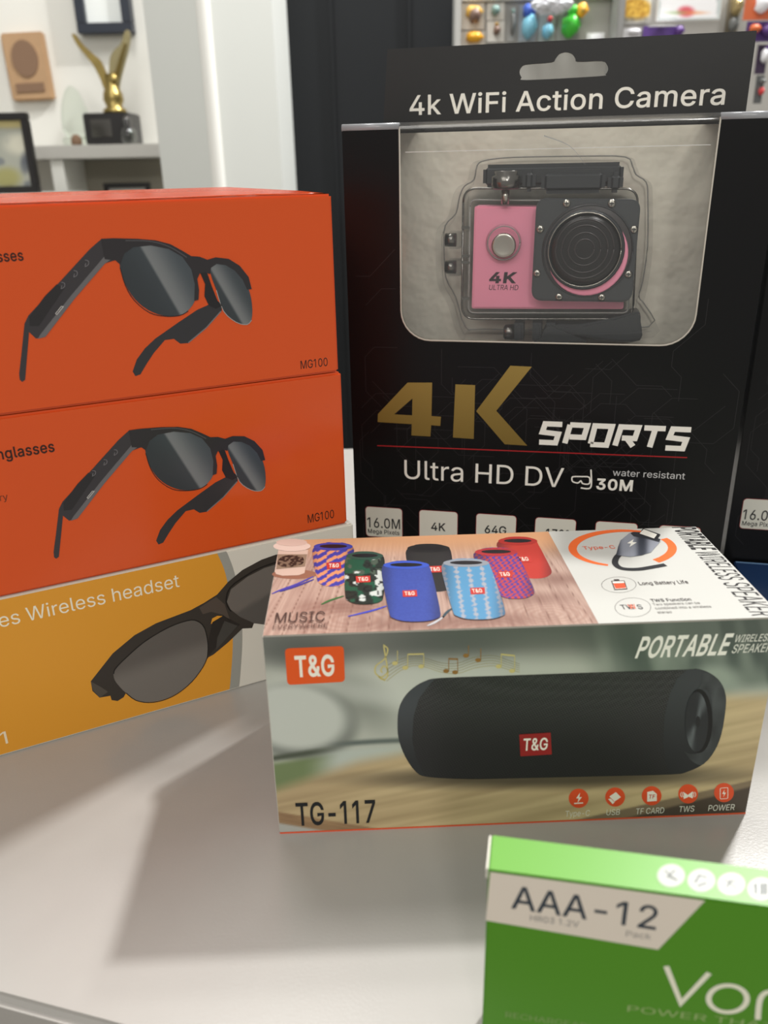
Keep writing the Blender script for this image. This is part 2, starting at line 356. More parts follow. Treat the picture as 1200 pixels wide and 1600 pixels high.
# letter outlines (thousandths of an em): character -> [advance, [closed loops x,y,x,y...]]
GLYPHS = {" ":[188,[]],"&":[448,[[197,-7,165,-5,136,1,110,12,88,26,69,42,54,62,43,84,36,108,34,133,36,154,40,173,47,189,58,205,70,220,85,235,101,249,120,264,140,279,216,335,223,340,230,346,237,352,243,359,249,367,255,375,259,384,261,394,262,405,260,420,255,434,245,445,233,454,219,459,201,461,189,460,178,457,168,453,159,447,151,440,145,431,141,421,138,411,137,399,138,386,141,375,145,363,152,352,159,340,169,327,179,314,191,300,204,284,438,0,364,0,171,231,121,293,108,310,96,327,87,344,81,361,77,379,75,398,77,420,82,440,91,458,102,474,117,488,134,499,154,507,176,512,200,513,224,512,246,507,266,499,283,488,297,475,308,459,317,442,322,424,324,404,323,389,320,375,315,362,309,349,301,336,291,325,281,314,269,303,256,293,154,217,135,202,121,188,110,174,103,161,98,146,97,131,98,115,102,101,109,87,118,76,130,66,143,57,158,51,175,48,193,46,213,48,232,52,251,59,269,69,286,81,301,95,315,112,327,131,336,151,343,174,348,198,349,224,408,224,406,194,403,167,397,144,389,124,380,107,371,92,361,80,353,70,345,62,333,47,315,30,294,17,271,7,246,-1,221,-5]]],"-":[453,[[337,244,337,188,114,188,114,244]]],".":[188,[[95,-4,83,-3,73,1,63,9,55,18,51,29,50,41,51,53,55,64,63,73,73,81,83,85,95,87,107,85,118,81,128,73,135,64,140,53,141,41,140,29,135,18,128,9,118,1,107,-3]]],"0":[453,[[227,-7,191,-3,158,7,130,24,105,48,85,77,69,113,57,155,50,202,48,254,50,306,57,353,69,395,85,431,106,461,130,484,159,502,191,512,227,516,262,512,295,502,323,484,348,461,368,431,384,395,396,353,403,306,405,254,403,202,396,155,384,113,368,77,348,48,323,24,295,7,263,-3],[227,50,250,52,271,60,290,74,306,92,320,116,330,144,338,176,342,213,344,254,342,295,338,332,330,365,320,393,306,416,290,435,271,449,250,457,227,460,203,457,182,449,163,435,147,416,134,393,123,365,115,332,111,295,109,254,111,213,115,176,123,144,134,116,147,92,163,74,182,60,203,52]]],"1":[393,[[236,509,236,0,172,0,172,448,169,448,46,358,46,427,158,509]]],"2":[453,[[64,0,64,47,234,229,252,248,268,266,282,282,294,298,303,312,311,327,316,341,319,356,320,371,319,389,315,405,308,419,298,431,287,441,273,449,258,455,241,458,224,460,205,458,188,454,172,447,159,438,148,427,139,413,132,398,128,381,127,362,66,362,68,391,75,418,86,442,102,464,121,482,143,496,168,507,196,513,225,516,254,513,281,507,306,497,328,482,346,465,361,445,372,423,379,398,381,372,380,354,377,336,371,318,363,299,351,280,336,259,317,235,294,209,267,180,153,60,153,57,389,57,389,0]]],"3":[453,[[218,-7,188,-5,159,1,133,10,108,22,88,38,70,57,57,79,48,104,44,132,109,132,112,115,118,100,126,87,137,76,150,66,165,59,182,54,200,51,219,50,239,51,258,55,275,61,291,69,304,80,315,93,323,108,328,125,329,145,328,163,323,180,316,196,306,211,292,223,275,234,254,241,229,246,201,248,157,248,157,299,288,448,288,452,70,452,70,509,372,509,372,461,211,278,211,289,247,290,279,286,308,276,333,262,354,244,371,222,383,198,391,173,393,145,390,116,383,90,370,66,354,45,333,27,309,12,281,2,251,-5]]],"4":[453,[[40,105,40,158,247,509,311,509,109,166,109,163,413,163,413,105],[282,0,282,121,282,146,282,318,343,318,343,0]]],"6":[453,[[226,-7,196,-4,168,3,142,15,119,31,100,51,84,74,73,101,66,130,64,162,65,187,71,212,80,239,93,268,112,302,137,340,252,509,322,509,151,261,145,261,151,270,157,279,165,288,174,295,184,302,196,307,208,311,221,313,235,314,265,312,291,305,316,295,337,280,355,262,370,240,380,215,387,187,389,157,387,127,379,98,368,73,352,50,333,30,310,14,284,3,257,-4],[226,48,245,50,263,55,279,63,293,73,304,86,314,101,322,119,326,137,327,157,326,178,322,196,314,213,304,228,293,241,279,251,263,259,245,264,226,265,207,264,190,259,174,252,160,241,148,229,138,214,131,197,126,179,125,158,126,138,131,119,138,102,148,86,160,73,174,63,190,55,207,50]]],"7":[453,[[97,0,323,448,323,452,62,452,62,509,391,509,391,449,165,0]]],"A":[480,[[16,0,201,509,276,509,463,0,395,0,287,302,280,323,272,346,264,372,255,402,244,438,232,478,245,478,233,437,222,402,213,371,204,345,197,322,191,302,85,0],[110,142,110,199,370,199,370,142]]],"B":[456,[[60,0,60,509,241,509,274,507,304,501,329,491,350,477,367,461,381,442,390,421,396,398,398,374,397,353,393,336,387,320,378,307,368,295,356,286,343,278,329,272,315,267,315,262,331,260,347,254,363,245,378,234,391,220,402,203,411,184,416,161,418,136,416,111,410,88,400,67,386,48,368,31,344,18,317,8,284,2,247,0],[125,57,245,57,281,60,309,67,330,80,344,96,353,115,355,137,354,153,350,169,342,184,333,197,320,209,306,218,289,225,269,229,248,231,125,231],[125,285,238,285,256,287,273,290,288,296,302,304,314,314,323,326,330,340,335,355,336,372,333,393,326,412,313,429,294,442,270,449,240,452,125,452]]],"C":[510,[[267,-7,225,-3,186,7,150,25,119,49,92,79,70,115,53,157,44,203,40,254,44,305,53,352,70,393,92,429,119,459,150,484,186,501,225,512,267,516,293,514,317,511,340,504,362,496,383,485,402,471,419,456,435,438,448,418,459,397,467,373,473,348,408,348,404,365,397,380,389,395,380,407,369,418,357,428,344,437,330,444,315,449,300,453,284,455,267,456,237,453,209,445,184,432,161,414,141,391,125,364,113,332,106,295,103,254,106,213,113,177,125,145,141,117,161,94,184,76,210,63,237,56,267,53,284,54,300,56,315,60,330,65,344,72,357,81,369,90,380,102,389,114,397,128,404,144,408,160,473,160,467,135,459,112,448,91,435,71,420,53,402,38,383,24,363,13,341,5,317,-2,293,-6]]],"D":[502,[[219,0,96,0,96,57,215,57,254,60,288,68,318,81,343,99,363,122,379,149,390,181,397,216,399,255,397,294,390,329,379,361,364,388,344,410,320,428,291,441,258,449,221,452,93,452,93,509,225,509,273,505,315,495,353,478,385,455,412,426,433,391,449,351,458,306,462,255,458,205,449,159,433,119,411,83,384,54,351,31,312,14,268,3],[125,509,125,0,60,0,60,509]]],"E":[419,[[60,0,60,509,372,509,372,452,125,452,125,286,355,286,355,229,125,229,125,57,375,57,375,0]]],"F":[410,[[60,0,60,509,369,509,369,452,125,452,125,278,346,278,346,221,125,221,125,0]]],"G":[520,[[269,-7,225,-3,185,7,149,25,118,49,91,79,69,116,53,157,43,203,40,254,43,305,53,352,69,393,91,429,117,459,149,484,184,501,223,512,265,516,291,514,316,510,340,504,363,494,384,483,403,469,421,453,436,436,449,416,460,395,468,373,474,349,408,349,402,365,395,379,387,393,378,406,368,417,356,427,344,436,330,443,315,448,300,453,283,455,265,456,236,453,209,445,183,432,160,414,141,392,125,364,113,332,106,295,103,254,106,213,113,177,125,145,141,117,161,95,184,76,210,63,238,56,269,53,296,55,322,61,345,71,365,85,382,102,396,123,407,147,413,173,415,202,434,199,283,199,283,256,478,256,478,200,475,160,466,124,451,91,431,62,406,38,377,19,344,5,308,-4]]],"H":[517,[[60,0,60,509,125,509,125,289,392,289,392,509,457,509,457,0,392,0,392,232,125,232,125,0]]],"I":[300,[[31,0,31,57,118,57,118,452,31,452,31,509,269,509,269,452,183,452,183,57,269,57,269,0]]],"K":[467,[[104,145,104,216,116,231,128,246,139,261,151,275,162,289,174,303,187,317,199,331,212,344,364,509,448,509,231,276,228,276],[60,0,60,509,125,509,125,334,124,225,125,193,125,0],[372,0,188,259,228,309,449,0]]],"L":[393,[[60,0,60,509,125,509,125,57,361,57,361,0]]],"M":[628,[[60,0,60,509,152,509,277,187,280,179,284,170,287,159,291,147,295,135,299,123,303,110,307,97,311,84,315,71,319,60,322,49,307,49,311,59,314,71,318,83,322,95,326,108,330,121,334,134,338,146,342,158,346,169,349,179,352,187,476,509,568,509,568,0,504,0,504,291,504,302,504,314,504,327,505,340,505,354,505,369,506,413,506,428,507,443,507,457,513,457,508,441,503,425,498,409,492,393,487,378,482,363,477,348,472,335,467,322,463,310,459,300,456,291,342,0,286,0,170,291,167,300,163,310,159,321,155,333,150,347,145,361,140,376,134,392,129,408,124,424,118,441,112,457,119,457,119,444,120,430,120,416,120,401,121,386,121,372,122,328,122,315,122,302,122,291,122,0]]],"O":[533,[[267,-7,225,-3,186,7,150,25,119,49,92,79,70,115,53,157,44,203,40,254,44,305,53,352,70,393,92,429,119,459,150,484,186,501,225,512,267,516,309,512,348,501,384,484,415,459,442,429,464,393,480,352,490,305,493,254,490,203,480,157,464,115,442,79,415,49,384,25,348,7,309,-3],[267,53,296,55,324,63,349,76,372,94,392,116,408,144,420,176,428,213,430,254,428,295,420,332,408,365,392,392,372,415,349,433,324,446,296,453,267,456,237,453,210,445,184,433,161,415,142,392,125,364,113,332,106,295,103,254,106,213,113,176,125,144,142,117,161,94,184,76,210,63,237,55]]],"P":[445,[[60,0,60,509,235,509,272,506,305,499,332,487,356,471,375,452,390,430,400,404,407,377,409,348,407,318,400,291,390,265,375,243,356,223,332,207,305,195,272,188,235,186,109,186,109,242,233,242,257,244,279,248,297,256,312,266,324,279,333,294,339,310,343,328,344,348,343,367,339,385,333,402,324,416,312,428,297,439,279,446,257,451,232,452,125,452,125,0]]],"R":[449,[[60,0,60,509,236,509,273,506,305,500,333,489,356,473,376,455,390,433,401,408,407,381,409,352,407,323,401,296,390,271,376,250,356,232,333,217,305,206,273,200,236,198,96,198,96,255,234,255,258,256,280,260,298,267,313,276,325,287,334,300,340,316,344,333,345,352,344,371,340,389,334,405,325,419,313,430,298,440,279,446,258,451,233,452,125,452,125,0],[353,0,230,229,303,229,428,0]]],"S":[447,[[224,-9,188,-7,156,-1,128,9,102,23,81,40,64,60,51,83,42,109,38,137,104,137,108,118,114,102,123,88,136,76,150,66,166,59,185,53,204,50,224,49,246,50,267,54,286,60,303,69,317,79,329,92,338,106,344,122,346,139,344,154,340,168,332,179,322,189,310,197,296,205,280,211,263,217,245,222,184,239,145,253,112,269,86,289,67,313,56,341,52,372,54,400,62,425,75,448,92,468,113,484,138,498,165,508,195,514,227,516,259,514,289,508,316,498,340,484,360,468,377,449,390,427,398,403,401,378,337,378,332,402,320,421,302,437,280,449,254,456,225,459,204,457,185,454,167,448,152,440,139,430,129,418,121,405,117,391,115,376,117,359,122,345,131,334,142,324,155,315,169,308,184,302,198,297,212,293,264,279,279,275,295,270,312,264,328,256,344,248,359,238,372,226,384,213,395,198,402,180,407,161,408,139,406,112,399,87,386,64,370,43,349,25,323,11,294,0,261,-7]]],"T":[449,[[32,452,32,509,417,509,417,452,257,452,257,0,193,0,193,452]]],"U":[517,[[259,-8,220,-6,186,2,154,15,126,33,103,55,85,80,71,108,63,140,60,173,60,509,124,509,124,178,126,155,132,133,141,113,153,95,169,80,187,68,208,59,232,53,259,52,285,53,309,59,331,68,349,80,364,95,377,113,385,133,391,155,393,178,393,509,457,509,457,173,454,140,446,108,433,80,414,55,391,33,363,15,332,2,297,-6]]],"V":[480,[[204,0,16,509,84,509,192,206,199,187,207,164,215,137,225,106,236,71,248,31,235,31,247,71,257,107,267,138,276,165,283,187,290,206,395,509,463,509,278,0]]],"W":[686,[[155,0,16,509,82,509,163,196,167,179,172,162,175,145,179,128,183,111,187,94,190,76,194,58,197,40,189,40,193,58,196,76,200,94,203,111,207,128,211,145,215,162,220,179,224,196,306,509,380,509,462,196,466,179,470,162,474,145,478,128,482,111,486,94,490,76,494,58,497,40,488,40,492,58,495,76,499,94,503,111,506,128,510,145,515,162,519,179,523,196,603,509,670,509,530,0,455,0,368,323,362,345,357,368,351,391,346,417,341,445,336,475,350,475,345,446,340,420,335,395,330,371,324,347,318,323,230,0]]],"Y":[472,[[203,0,203,208,16,509,91,509,192,344,203,327,213,309,222,292,231,274,240,254,250,230,224,230,233,254,242,275,251,293,260,310,270,327,280,344,381,509,455,509,268,208,268,0]]],"a":[389,[[160,-9,137,-7,115,-3,94,5,76,15,60,29,48,45,38,63,32,84,30,108,32,128,36,146,43,161,53,174,64,184,78,193,92,200,108,206,125,211,143,214,161,217,178,220,200,223,218,225,234,227,247,229,257,231,265,235,271,240,274,246,276,255,276,257,275,272,272,285,267,297,260,307,251,315,240,322,227,327,212,330,196,331,178,330,163,327,149,322,137,316,127,309,118,301,110,292,104,283,100,274,41,291,51,313,64,331,79,346,95,358,114,368,133,375,153,380,173,383,194,384,208,384,223,382,239,379,255,375,271,369,286,360,300,350,312,336,322,320,330,301,335,278,337,251,337,0,277,0,277,52,272,52,267,43,260,34,252,25,242,16,229,8,215,1,199,-4,181,-7],[170,45,192,47,211,51,228,59,242,68,254,80,263,93,270,108,274,122,276,138,276,190,272,187,267,184,259,182,251,180,241,178,231,176,221,174,210,173,200,171,191,170,182,169,175,168,161,166,147,163,134,159,122,153,112,147,103,139,97,130,93,118,92,105,93,93,96,82,102,72,109,64,119,57,130,52,142,48,156,46]]],"b":[424,[[229,-8,208,-7,189,-3,172,4,159,12,147,21,138,31,130,41,123,50,118,59,112,59,112,0,53,0,53,509,114,509,114,319,118,319,123,327,130,336,137,346,147,355,158,364,171,373,188,379,207,383,229,384,259,382,287,374,313,361,335,342,354,320,370,293,381,261,388,227,390,189,388,151,381,116,370,84,355,57,336,34,313,16,288,3,260,-6],[220,47,242,49,262,55,279,66,294,80,306,97,316,117,323,139,327,163,328,189,327,215,323,239,316,261,307,281,295,298,280,311,262,322,243,328,220,330,198,328,178,322,161,312,147,299,134,282,125,263,118,241,114,216,113,189,114,162,118,138,125,115,135,95,147,78,162,65,179,55,198,49]]],"c":[396,[[207,-8,174,-5,144,3,117,16,93,35,72,58,56,85,44,116,37,150,34,187,37,225,44,260,56,291,72,318,93,341,117,360,144,374,174,382,207,384,226,384,243,381,260,377,276,371,291,364,305,356,318,346,330,335,340,322,349,308,356,293,362,277,303,262,300,272,295,281,290,289,284,297,278,304,270,311,261,316,252,321,242,325,231,328,220,329,207,330,184,328,163,321,145,310,130,296,118,278,108,258,102,236,98,212,96,187,98,163,102,139,108,117,118,97,130,80,145,66,163,55,184,49,207,46,220,47,232,49,243,52,253,55,262,60,271,66,279,73,285,80,292,89,297,98,301,107,304,117,363,102,357,86,350,70,341,56,331,43,319,32,306,21,292,12,277,5,261,-1,244,-5,226,-7]]],"d":[424,[[195,-8,165,-6,137,3,111,16,89,34,70,57,55,84,43,116,36,151,34,189,36,227,43,261,55,293,70,320,89,342,112,361,137,374,165,382,196,384,218,383,237,379,253,373,267,364,278,355,287,346,295,336,301,327,306,319,311,319,311,509,372,509,372,0,313,0,313,59,307,59,301,50,295,41,287,31,277,21,266,12,252,4,236,-3,217,-7],[205,47,226,49,246,55,263,65,278,78,290,95,299,115,306,138,310,162,312,189,310,216,306,241,300,263,290,282,278,299,263,312,246,322,227,328,205,330,182,328,162,322,145,311,130,298,118,281,108,261,102,239,98,215,96,189,98,163,102,139,109,117,118,97,130,80,145,66,162,55,182,49]]],"e":[404,[[212,-8,177,-5,145,3,117,16,92,35,72,58,56,85,44,116,37,150,34,187,36,224,44,258,55,290,71,317,91,340,115,359,142,373,172,382,205,384,226,383,246,380,266,374,285,366,303,355,319,341,334,324,347,305,357,282,365,256,370,227,371,194,371,169,75,169,75,221,338,221,310,202,308,226,304,248,298,269,288,286,277,301,263,314,246,323,227,328,205,330,183,328,164,323,146,313,131,301,119,286,109,270,102,251,97,231,96,211,96,178,98,151,102,127,110,106,121,88,135,73,151,61,169,53,190,48,212,46,227,47,241,49,254,53,265,58,276,65,285,73,294,82,300,93,306,105,365,91,358,72,348,55,335,39,320,26,302,14,283,4,261,-3,237,-7]]],"f":[254,[[228,379,228,327,6,327,6,379],[81,0,81,432,82,452,87,470,96,486,107,499,120,510,135,519,152,525,169,529,187,530,201,530,212,529,222,527,231,525,238,523,243,521,227,468,224,470,220,471,215,472,209,473,202,474,195,474,178,472,164,468,154,460,147,449,143,435,142,419,142,0]]],"g":[425,[[207,-151,180,-149,156,-146,134,-140,114,-132,97,-122,82,-110,70,-97,59,-84,51,-69,101,-41,107,-49,114,-57,122,-66,131,-74,142,-82,154,-88,169,-93,187,-96,207,-97,236,-95,261,-87,282,-75,298,-58,308,-34,311,-6,311,68,306,68,301,60,294,51,287,41,277,32,266,23,252,16,236,10,217,6,195,5,165,7,138,14,113,27,90,43,71,65,55,90,43,120,36,154,34,191,36,229,43,263,55,293,71,320,90,342,112,361,138,374,166,382,196,384,218,383,237,379,253,373,267,365,279,356,288,346,296,336,302,327,308,319,313,319,313,379,372,379,372,-9,370,-40,363,-67,350,-90,334,-109,314,-124,291,-136,265,-144,237,-149],[205,59,227,61,246,66,264,75,278,87,290,103,300,121,307,142,311,166,312,193,311,219,307,242,300,264,291,283,279,299,264,312,247,322,227,328,205,330,182,328,163,322,145,312,130,298,118,282,109,262,102,241,98,218,96,193,98,167,102,144,109,123,118,104,131,88,145,76,163,66,183,61]]],"h":[410,[[114,227,114,0,53,0,53,509,114,509,114,287,102,287,116,319,132,344,152,362,175,374,200,382,227,384,252,383,275,377,295,369,313,356,328,340,341,321,350,298,355,271,357,240,357,0,296,0,296,235,293,263,286,286,273,304,256,318,235,326,210,329,192,328,176,324,161,317,147,308,136,297,126,283,119,266,115,248]]],"i":[167,[[53,0,53,379,114,379,114,0],[84,443,73,444,63,448,54,455,47,463,43,472,41,483,43,494,47,504,54,512,63,518,73,522,84,524,95,522,105,518,114,512,121,504,125,494,126,483,125,472,121,463,114,455,105,448,95,444]]],"k":[381,[[110,137,110,212,121,212,284,379,360,379,184,199,177,199],[53,0,53,509,114,509,114,0],[294,0,148,186,191,229,372,0]]],"l":[189,[[139,-2,112,0,91,8,74,20,62,37,55,59,53,84,53,509,114,509,114,99,114,83,117,71,120,62,126,57,135,53,146,52,152,52,157,52,160,53,164,53,167,54,170,54,181,3,175,1,169,0,162,-1,154,-2,147,-2]]],"m":[610,[[53,0,53,379,112,379,112,295,108,295,114,314,122,331,132,346,144,358,158,368,172,376,187,382,203,385,219,386,245,383,268,375,287,361,303,342,314,320,321,295,312,295,318,312,326,329,337,343,350,356,364,366,381,375,398,381,417,385,437,386,458,385,478,380,497,372,514,361,529,346,541,328,550,307,555,283,557,255,557,0,496,0,496,254,493,279,485,298,473,313,456,323,438,329,419,330,402,329,387,326,374,320,363,312,353,302,345,290,340,277,336,263,335,247,335,0,274,0,274,260,272,280,265,297,253,311,238,322,220,328,199,330,185,329,171,326,158,320,145,312,135,302,126,289,119,274,115,257,114,238,114,0]]],"n":[410,[[114,227,114,0,53,0,53,379,112,379,112,287,102,287,116,319,132,344,152,362,175,374,200,382,227,384,252,383,275,377,295,369,313,356,328,340,341,321,350,298,355,271,357,240,357,0,296,0,296,235,293,263,286,286,273,304,256,318,235,326,210,329,192,328,176,324,161,317,147,308,136,297,126,283,119,266,115,248]]],"o":[415,[[207,-8,174,-5,144,3,117,16,93,35,72,58,56,85,44,116,37,150,34,187,37,225,44,260,56,291,72,318,93,341,117,360,144,374,174,382,207,384,241,382,271,374,299,360,323,341,343,318,359,291,371,260,379,225,381,187,379,150,371,116,359,85,343,58,323,35,299,16,271,3,241,-5],[207,46,231,49,252,55,270,66,285,80,298,97,307,117,314,139,318,163,319,187,318,212,314,236,307,258,298,278,285,296,270,310,252,321,231,328,207,330,184,328,163,321,145,310,130,296,118,278,108,258,102,236,98,212,96,187,98,163,102,139,108,117,118,97,130,80,145,66,163,55,184,49]]],"p":[424,[[53,-143,53,379,112,379,112,319,118,319,123,327,130,336,137,346,147,355,158,364,171,373,188,379,207,383,229,384,259,382,287,374,313,361,335,342,354,320,370,293,381,261,388,227,390,189,388,151,381,116,370,84,355,57,336,34,313,16,288,3,260,-6,229,-8,208,-7,189,-3,173,4,159,12,147,21,138,31,130,41,124,50,118,59,114,59,114,-143],[220,47,242,49,262,55,279,66,294,80,306,97,316,117,323,139,327,163,328,189,327,215,323,239,316,261,307,281,295,298,280,311,262,322,243,328,220,330,198,328,178,322,161,312,147,299,134,282,125,263,118,241,114,216,113,189,114,162,118,138,125,115,135,95,147,78,162,65,179,55,198,49]]],"r":[259,[[53,0,53,379,112,379,112,321,115,321,124,339,137,354,152,367,171,377,191,383,213,385,218,385,223,385,229,384,243,384,243,322,241,323,236,324,230,324,223,325,215,326,207,326,190,324,174,321,159,315,146,306,135,296,126,284,119,269,115,254,114,237,114,0]]],"s":[365,[[182,-8,157,-7,133,-3,112,3,93,12,76,24,62,38,50,54,41,73,36,94,94,107,101,87,111,72,124,60,141,52,160,47,181,45,206,47,227,53,244,62,258,74,265,88,268,103,266,115,262,126,254,136,243,144,229,150,212,155,149,170,118,180,92,192,72,208,58,227,50,249,47,274,49,295,55,314,65,332,79,347,95,360,115,370,137,378,161,383,187,384,212,383,234,379,254,372,271,363,286,352,299,339,309,324,318,308,324,290,268,277,262,291,254,304,243,316,228,325,210,331,187,333,166,331,147,326,131,317,119,305,111,292,109,277,110,264,115,253,124,243,136,235,152,229,172,223,229,209,261,200,287,187,306,171,320,153,328,131,331,107,329,85,323,65,312,47,298,31,281,18,260,6,236,-2,210,-7]]],"t":[227,[[204,379,204,327,6,327,6,379],[65,471,126,471,126,98,127,83,130,70,136,61,144,55,156,51,170,50,175,50,180,50,185,51,191,52,197,53,202,54,213,2,207,0,200,-2,192,-3,184,-3,176,-4,168,-4,138,-1,113,7,92,21,77,41,68,64,65,93]]],"u":[410,[[182,-5,158,-3,135,2,115,11,97,23,82,39,69,59,60,82,54,109,53,139,53,379,114,379,114,144,116,117,124,94,137,75,154,61,175,53,200,50,218,51,234,55,249,62,263,71,274,83,283,97,290,113,295,132,296,153,296,379,357,379,357,0,298,0,298,92,307,92,294,60,277,35,257,17,234,5,209,-3]]],"w":[567,[[138,0,23,379,87,379,133,214,140,190,147,164,154,137,161,107,168,75,175,41,165,41,172,74,179,105,186,135,192,163,199,189,206,214,252,379,316,379,362,214,368,189,375,163,382,136,388,106,395,75,402,41,391,41,399,75,406,106,413,135,420,163,427,189,434,214,480,379,545,379,429,0,368,0,319,172,314,189,309,207,305,225,300,243,295,262,291,280,286,299,281,318,277,338,291,338,286,319,281,299,277,280,272,262,267,243,263,225,258,207,253,189,248,172,199,0]]],"x":[379,[[21,0,171,218,171,171,29,379,100,379,147,306,159,287,170,270,179,253,188,237,198,221,207,206,175,206,185,221,194,237,202,253,211,270,222,287,233,306,282,379,352,379,209,169,209,214,358,0,287,0,231,85,219,103,209,120,200,136,191,152,182,167,173,182,205,182,195,167,187,152,178,136,170,120,160,103,148,85,91,0]]],"y":[389,[[47,-139,61,-86,71,-87,83,-89,94,-90,104,-89,113,-86,122,-81,130,-74,138,-64,145,-51,151,-36,163,-1,17,379,84,379,165,155,173,132,180,109,187,87,193,64,199,42,206,21,184,21,190,42,196,64,202,87,209,110,216,132,224,155,305,379,371,379,204,-58,196,-77,187,-93,177,-107,165,-119,153,-128,139,-136,125,-141,109,-144,91,-145,82,-145,73,-144,65,-143,57,-142,52,-140]]],"\u00b0":[316,[[158,283,138,285,119,290,101,298,84,310,70,324,59,340,50,358,45,377,43,397,45,418,50,437,59,455,70,472,84,486,101,497,119,506,138,511,158,513,179,511,198,506,216,497,232,486,246,472,257,455,266,437,271,418,273,397,271,377,266,358,257,340,246,324,232,310,216,298,198,290,179,285],[158,334,170,335,180,338,190,343,199,349,207,357,213,366,218,376,221,386,222,397,221,409,218,420,213,430,207,439,199,446,190,453,180,458,170,461,158,462,147,461,136,458,126,453,117,446,109,439,103,430,98,420,96,409,95,397,96,386,98,376,103,366,109,357,117,349,126,343,136,338,147,335]]]}
def tri_fill(loops):
    """loops of 2D points -> verts, triangles inside (non-zero winding)"""
    vs, ed = [], []
    for lp in loops:
        b = len(vs); n = len(lp); vs += [Vector(p) for p in lp]; ed += [(b + i, b + (i + 1) % n) for i in range(n)]
    r = geometry.delaunay_2d_cdt(vs, ed, [], 0, 1e-6)
    out = []
    for t in r[2]:
        cx_ = sum(r[0][i].x for i in t) / 3; cy_ = sum(r[0][i].y for i in t) / 3; w_ = 0
        for lp in loops:
            for i in range(len(lp)):
                a, b = lp[i - 1], lp[i]
                if (a[1] <= cy_) != (b[1] <= cy_):
                    xx = a[0] + (cy_ - a[1]) / (b[1] - a[1]) * (b[0] - a[0])
                    if xx > cx_: w_ += 1 if b[1] > a[1] else -1
        if w_: out.append(tuple(t))
    return [(v.x, v.y) for v in r[0]], out
_gc = {'cap': 0.5090}
def fatten(L, d):
    P = [(L[i], L[i + 1]) for i in range(0, len(L), 2)]
    P = [p for i, p in enumerate(P) if math.hypot(p[0] - P[i - 1][0], p[1] - P[i - 1][1]) > 1.5]; n = len(P); out = []
    for i in range(n):
        a, b, c = P[i - 1], P[i], P[(i + 1) % n]
        d1 = Vector((b[0] - a[0], b[1] - a[1])).normalized(); d2 = Vector((c[0] - b[0], c[1] - b[1])).normalized()
        n1 = Vector((d1.y, -d1.x)); n2 = Vector((d2.y, -d2.x)); m_ = n1 + n2
        m_ = m_.normalized() if m_.length > 0.2 else n1
        k_ = d / max(0.5, m_.dot(n1)); out += [b[0] + m_.x * k_, b[1] + m_.y * k_]
    return out
def glyphs(t, bold=0.0):
    k = (t, bold)
    if k in _gc: return _gc[k]
    V, Fc, x0 = [], [], 0
    for ch in t:
        adv, loops = GLYPHS[ch]
        if loops:
            ck = ('ch', ch, bold)
            if ck not in _gc:
                ar = [sum(L[i] * L[(i + 3) % len(L)] - L[(i + 2) % len(L)] * L[i + 1] for i in range(0, len(L), 2)) for L in loops]
                sg = 1 if ar[max(range(len(ar)), key=lambda i: abs(ar[i]))] > 0 else -1
                LL = [fatten(L, 700 * bold * sg) for L in loops]
                _gc[ck] = tri_fill([[(L[i] / 1000, L[i + 1] / 1000) for i in range(0, len(L), 2)] for L in LL])
            vv, ff = _gc[ck]; b = len(V); V += [(x + x0 / 1000, y) for x, y in vv]; Fc += [tuple(b + i for i in f) for f in ff]
        x0 += adv + 1000 * bold
    _gc[k] = (V, Fc, _gc['cap']); return _gc[k]
def off(ox, oy, sc):
    return lambda L: [(ox + x / sc, oy + y / sc) for x, y in L]
def sm(a, b, x):
    t = min(1, max(0, (x - a) / (b - a))) if a != b else float(x > a); return t * t * (3 - 2 * t)
def mixc(a, b, t): return tuple(x + (y - x) * t for x, y in zip(a, b))
def hsh(a, b): 
    v = math.sin(a * 12.9898 + b * 78.233) * 43758.5453; return v - math.floor(v)
def vno(x, y):
    xi, yi = math.floor(x), math.floor(y); fx, fy = x - xi, y - yi; fx = fx * fx * (3 - 2 * fx); fy = fy * fy * (3 - 2 * fy)
    return (hsh(xi, yi) * (1 - fx) + hsh(xi + 1, yi) * fx) * (1 - fy) + (hsh(xi, yi + 1) * (1 - fx) + hsh(xi + 1, yi + 1) * fx) * fy
def blob(p, c, rx, ry, a=0.0, soft=0.5):
    dx, dy = p[0] - c[0], p[1] - c[1]; ca, sa = math.cos(a), math.sin(a)
    x, y = dx * ca + dy * sa, -dx * sa + dy * ca
    return 1 - sm(1 - soft, 1 + soft, math.hypot(x / rx, y / ry))

# ================================================================== THE SETTING
# counter
e0, e1 = ground(0, 1564), ground(170, 1610)
ed = (e1 - e0).normalized()
def onedge(x): return e0 + ed * ((x - e0.x) / ed.x)
A, B = onedge(-1.0), onedge(0.55)
YB = ground(545, 700).y
ctr = empty('counter', (0, 0.4, -0.9), 0, 'white speckled stone counter that carries all the cartons', 'counter')
def cpt(L): return [(p[0], p[1] - 0.4) for p in L]
bm = bmesh.new(); prism(bm, cpt([(A.x, A.y), (B.x, B.y), (1.2, B.y), (1.2, YB), (-1.0, YB)]), 0.86, 0.9, 'XY')
bmesh.ops.bevel(bm, geom=[e for e in bm.edges if all(abs(v.co.z - 0.9) < 1e-6 for v in e.verts)], offset=0.003, segments=3, affect='EDGES')
link('countertop', bm, M['quartz'], ctr)
bm = bmesh.new(); nn = Vector((-ed.y, ed.x, 0)) * 0.02
prism(bm, cpt([(A.x, A.y + 0.02), (B.x, B.y + 0.02), (1.18, B.y + 0.02), (1.18, YB - 0.02), (-0.98, YB - 0.02)]), 0.0, 0.86, 'XY')
link('cabinet_body', bm, M['cabinet'], ctr)

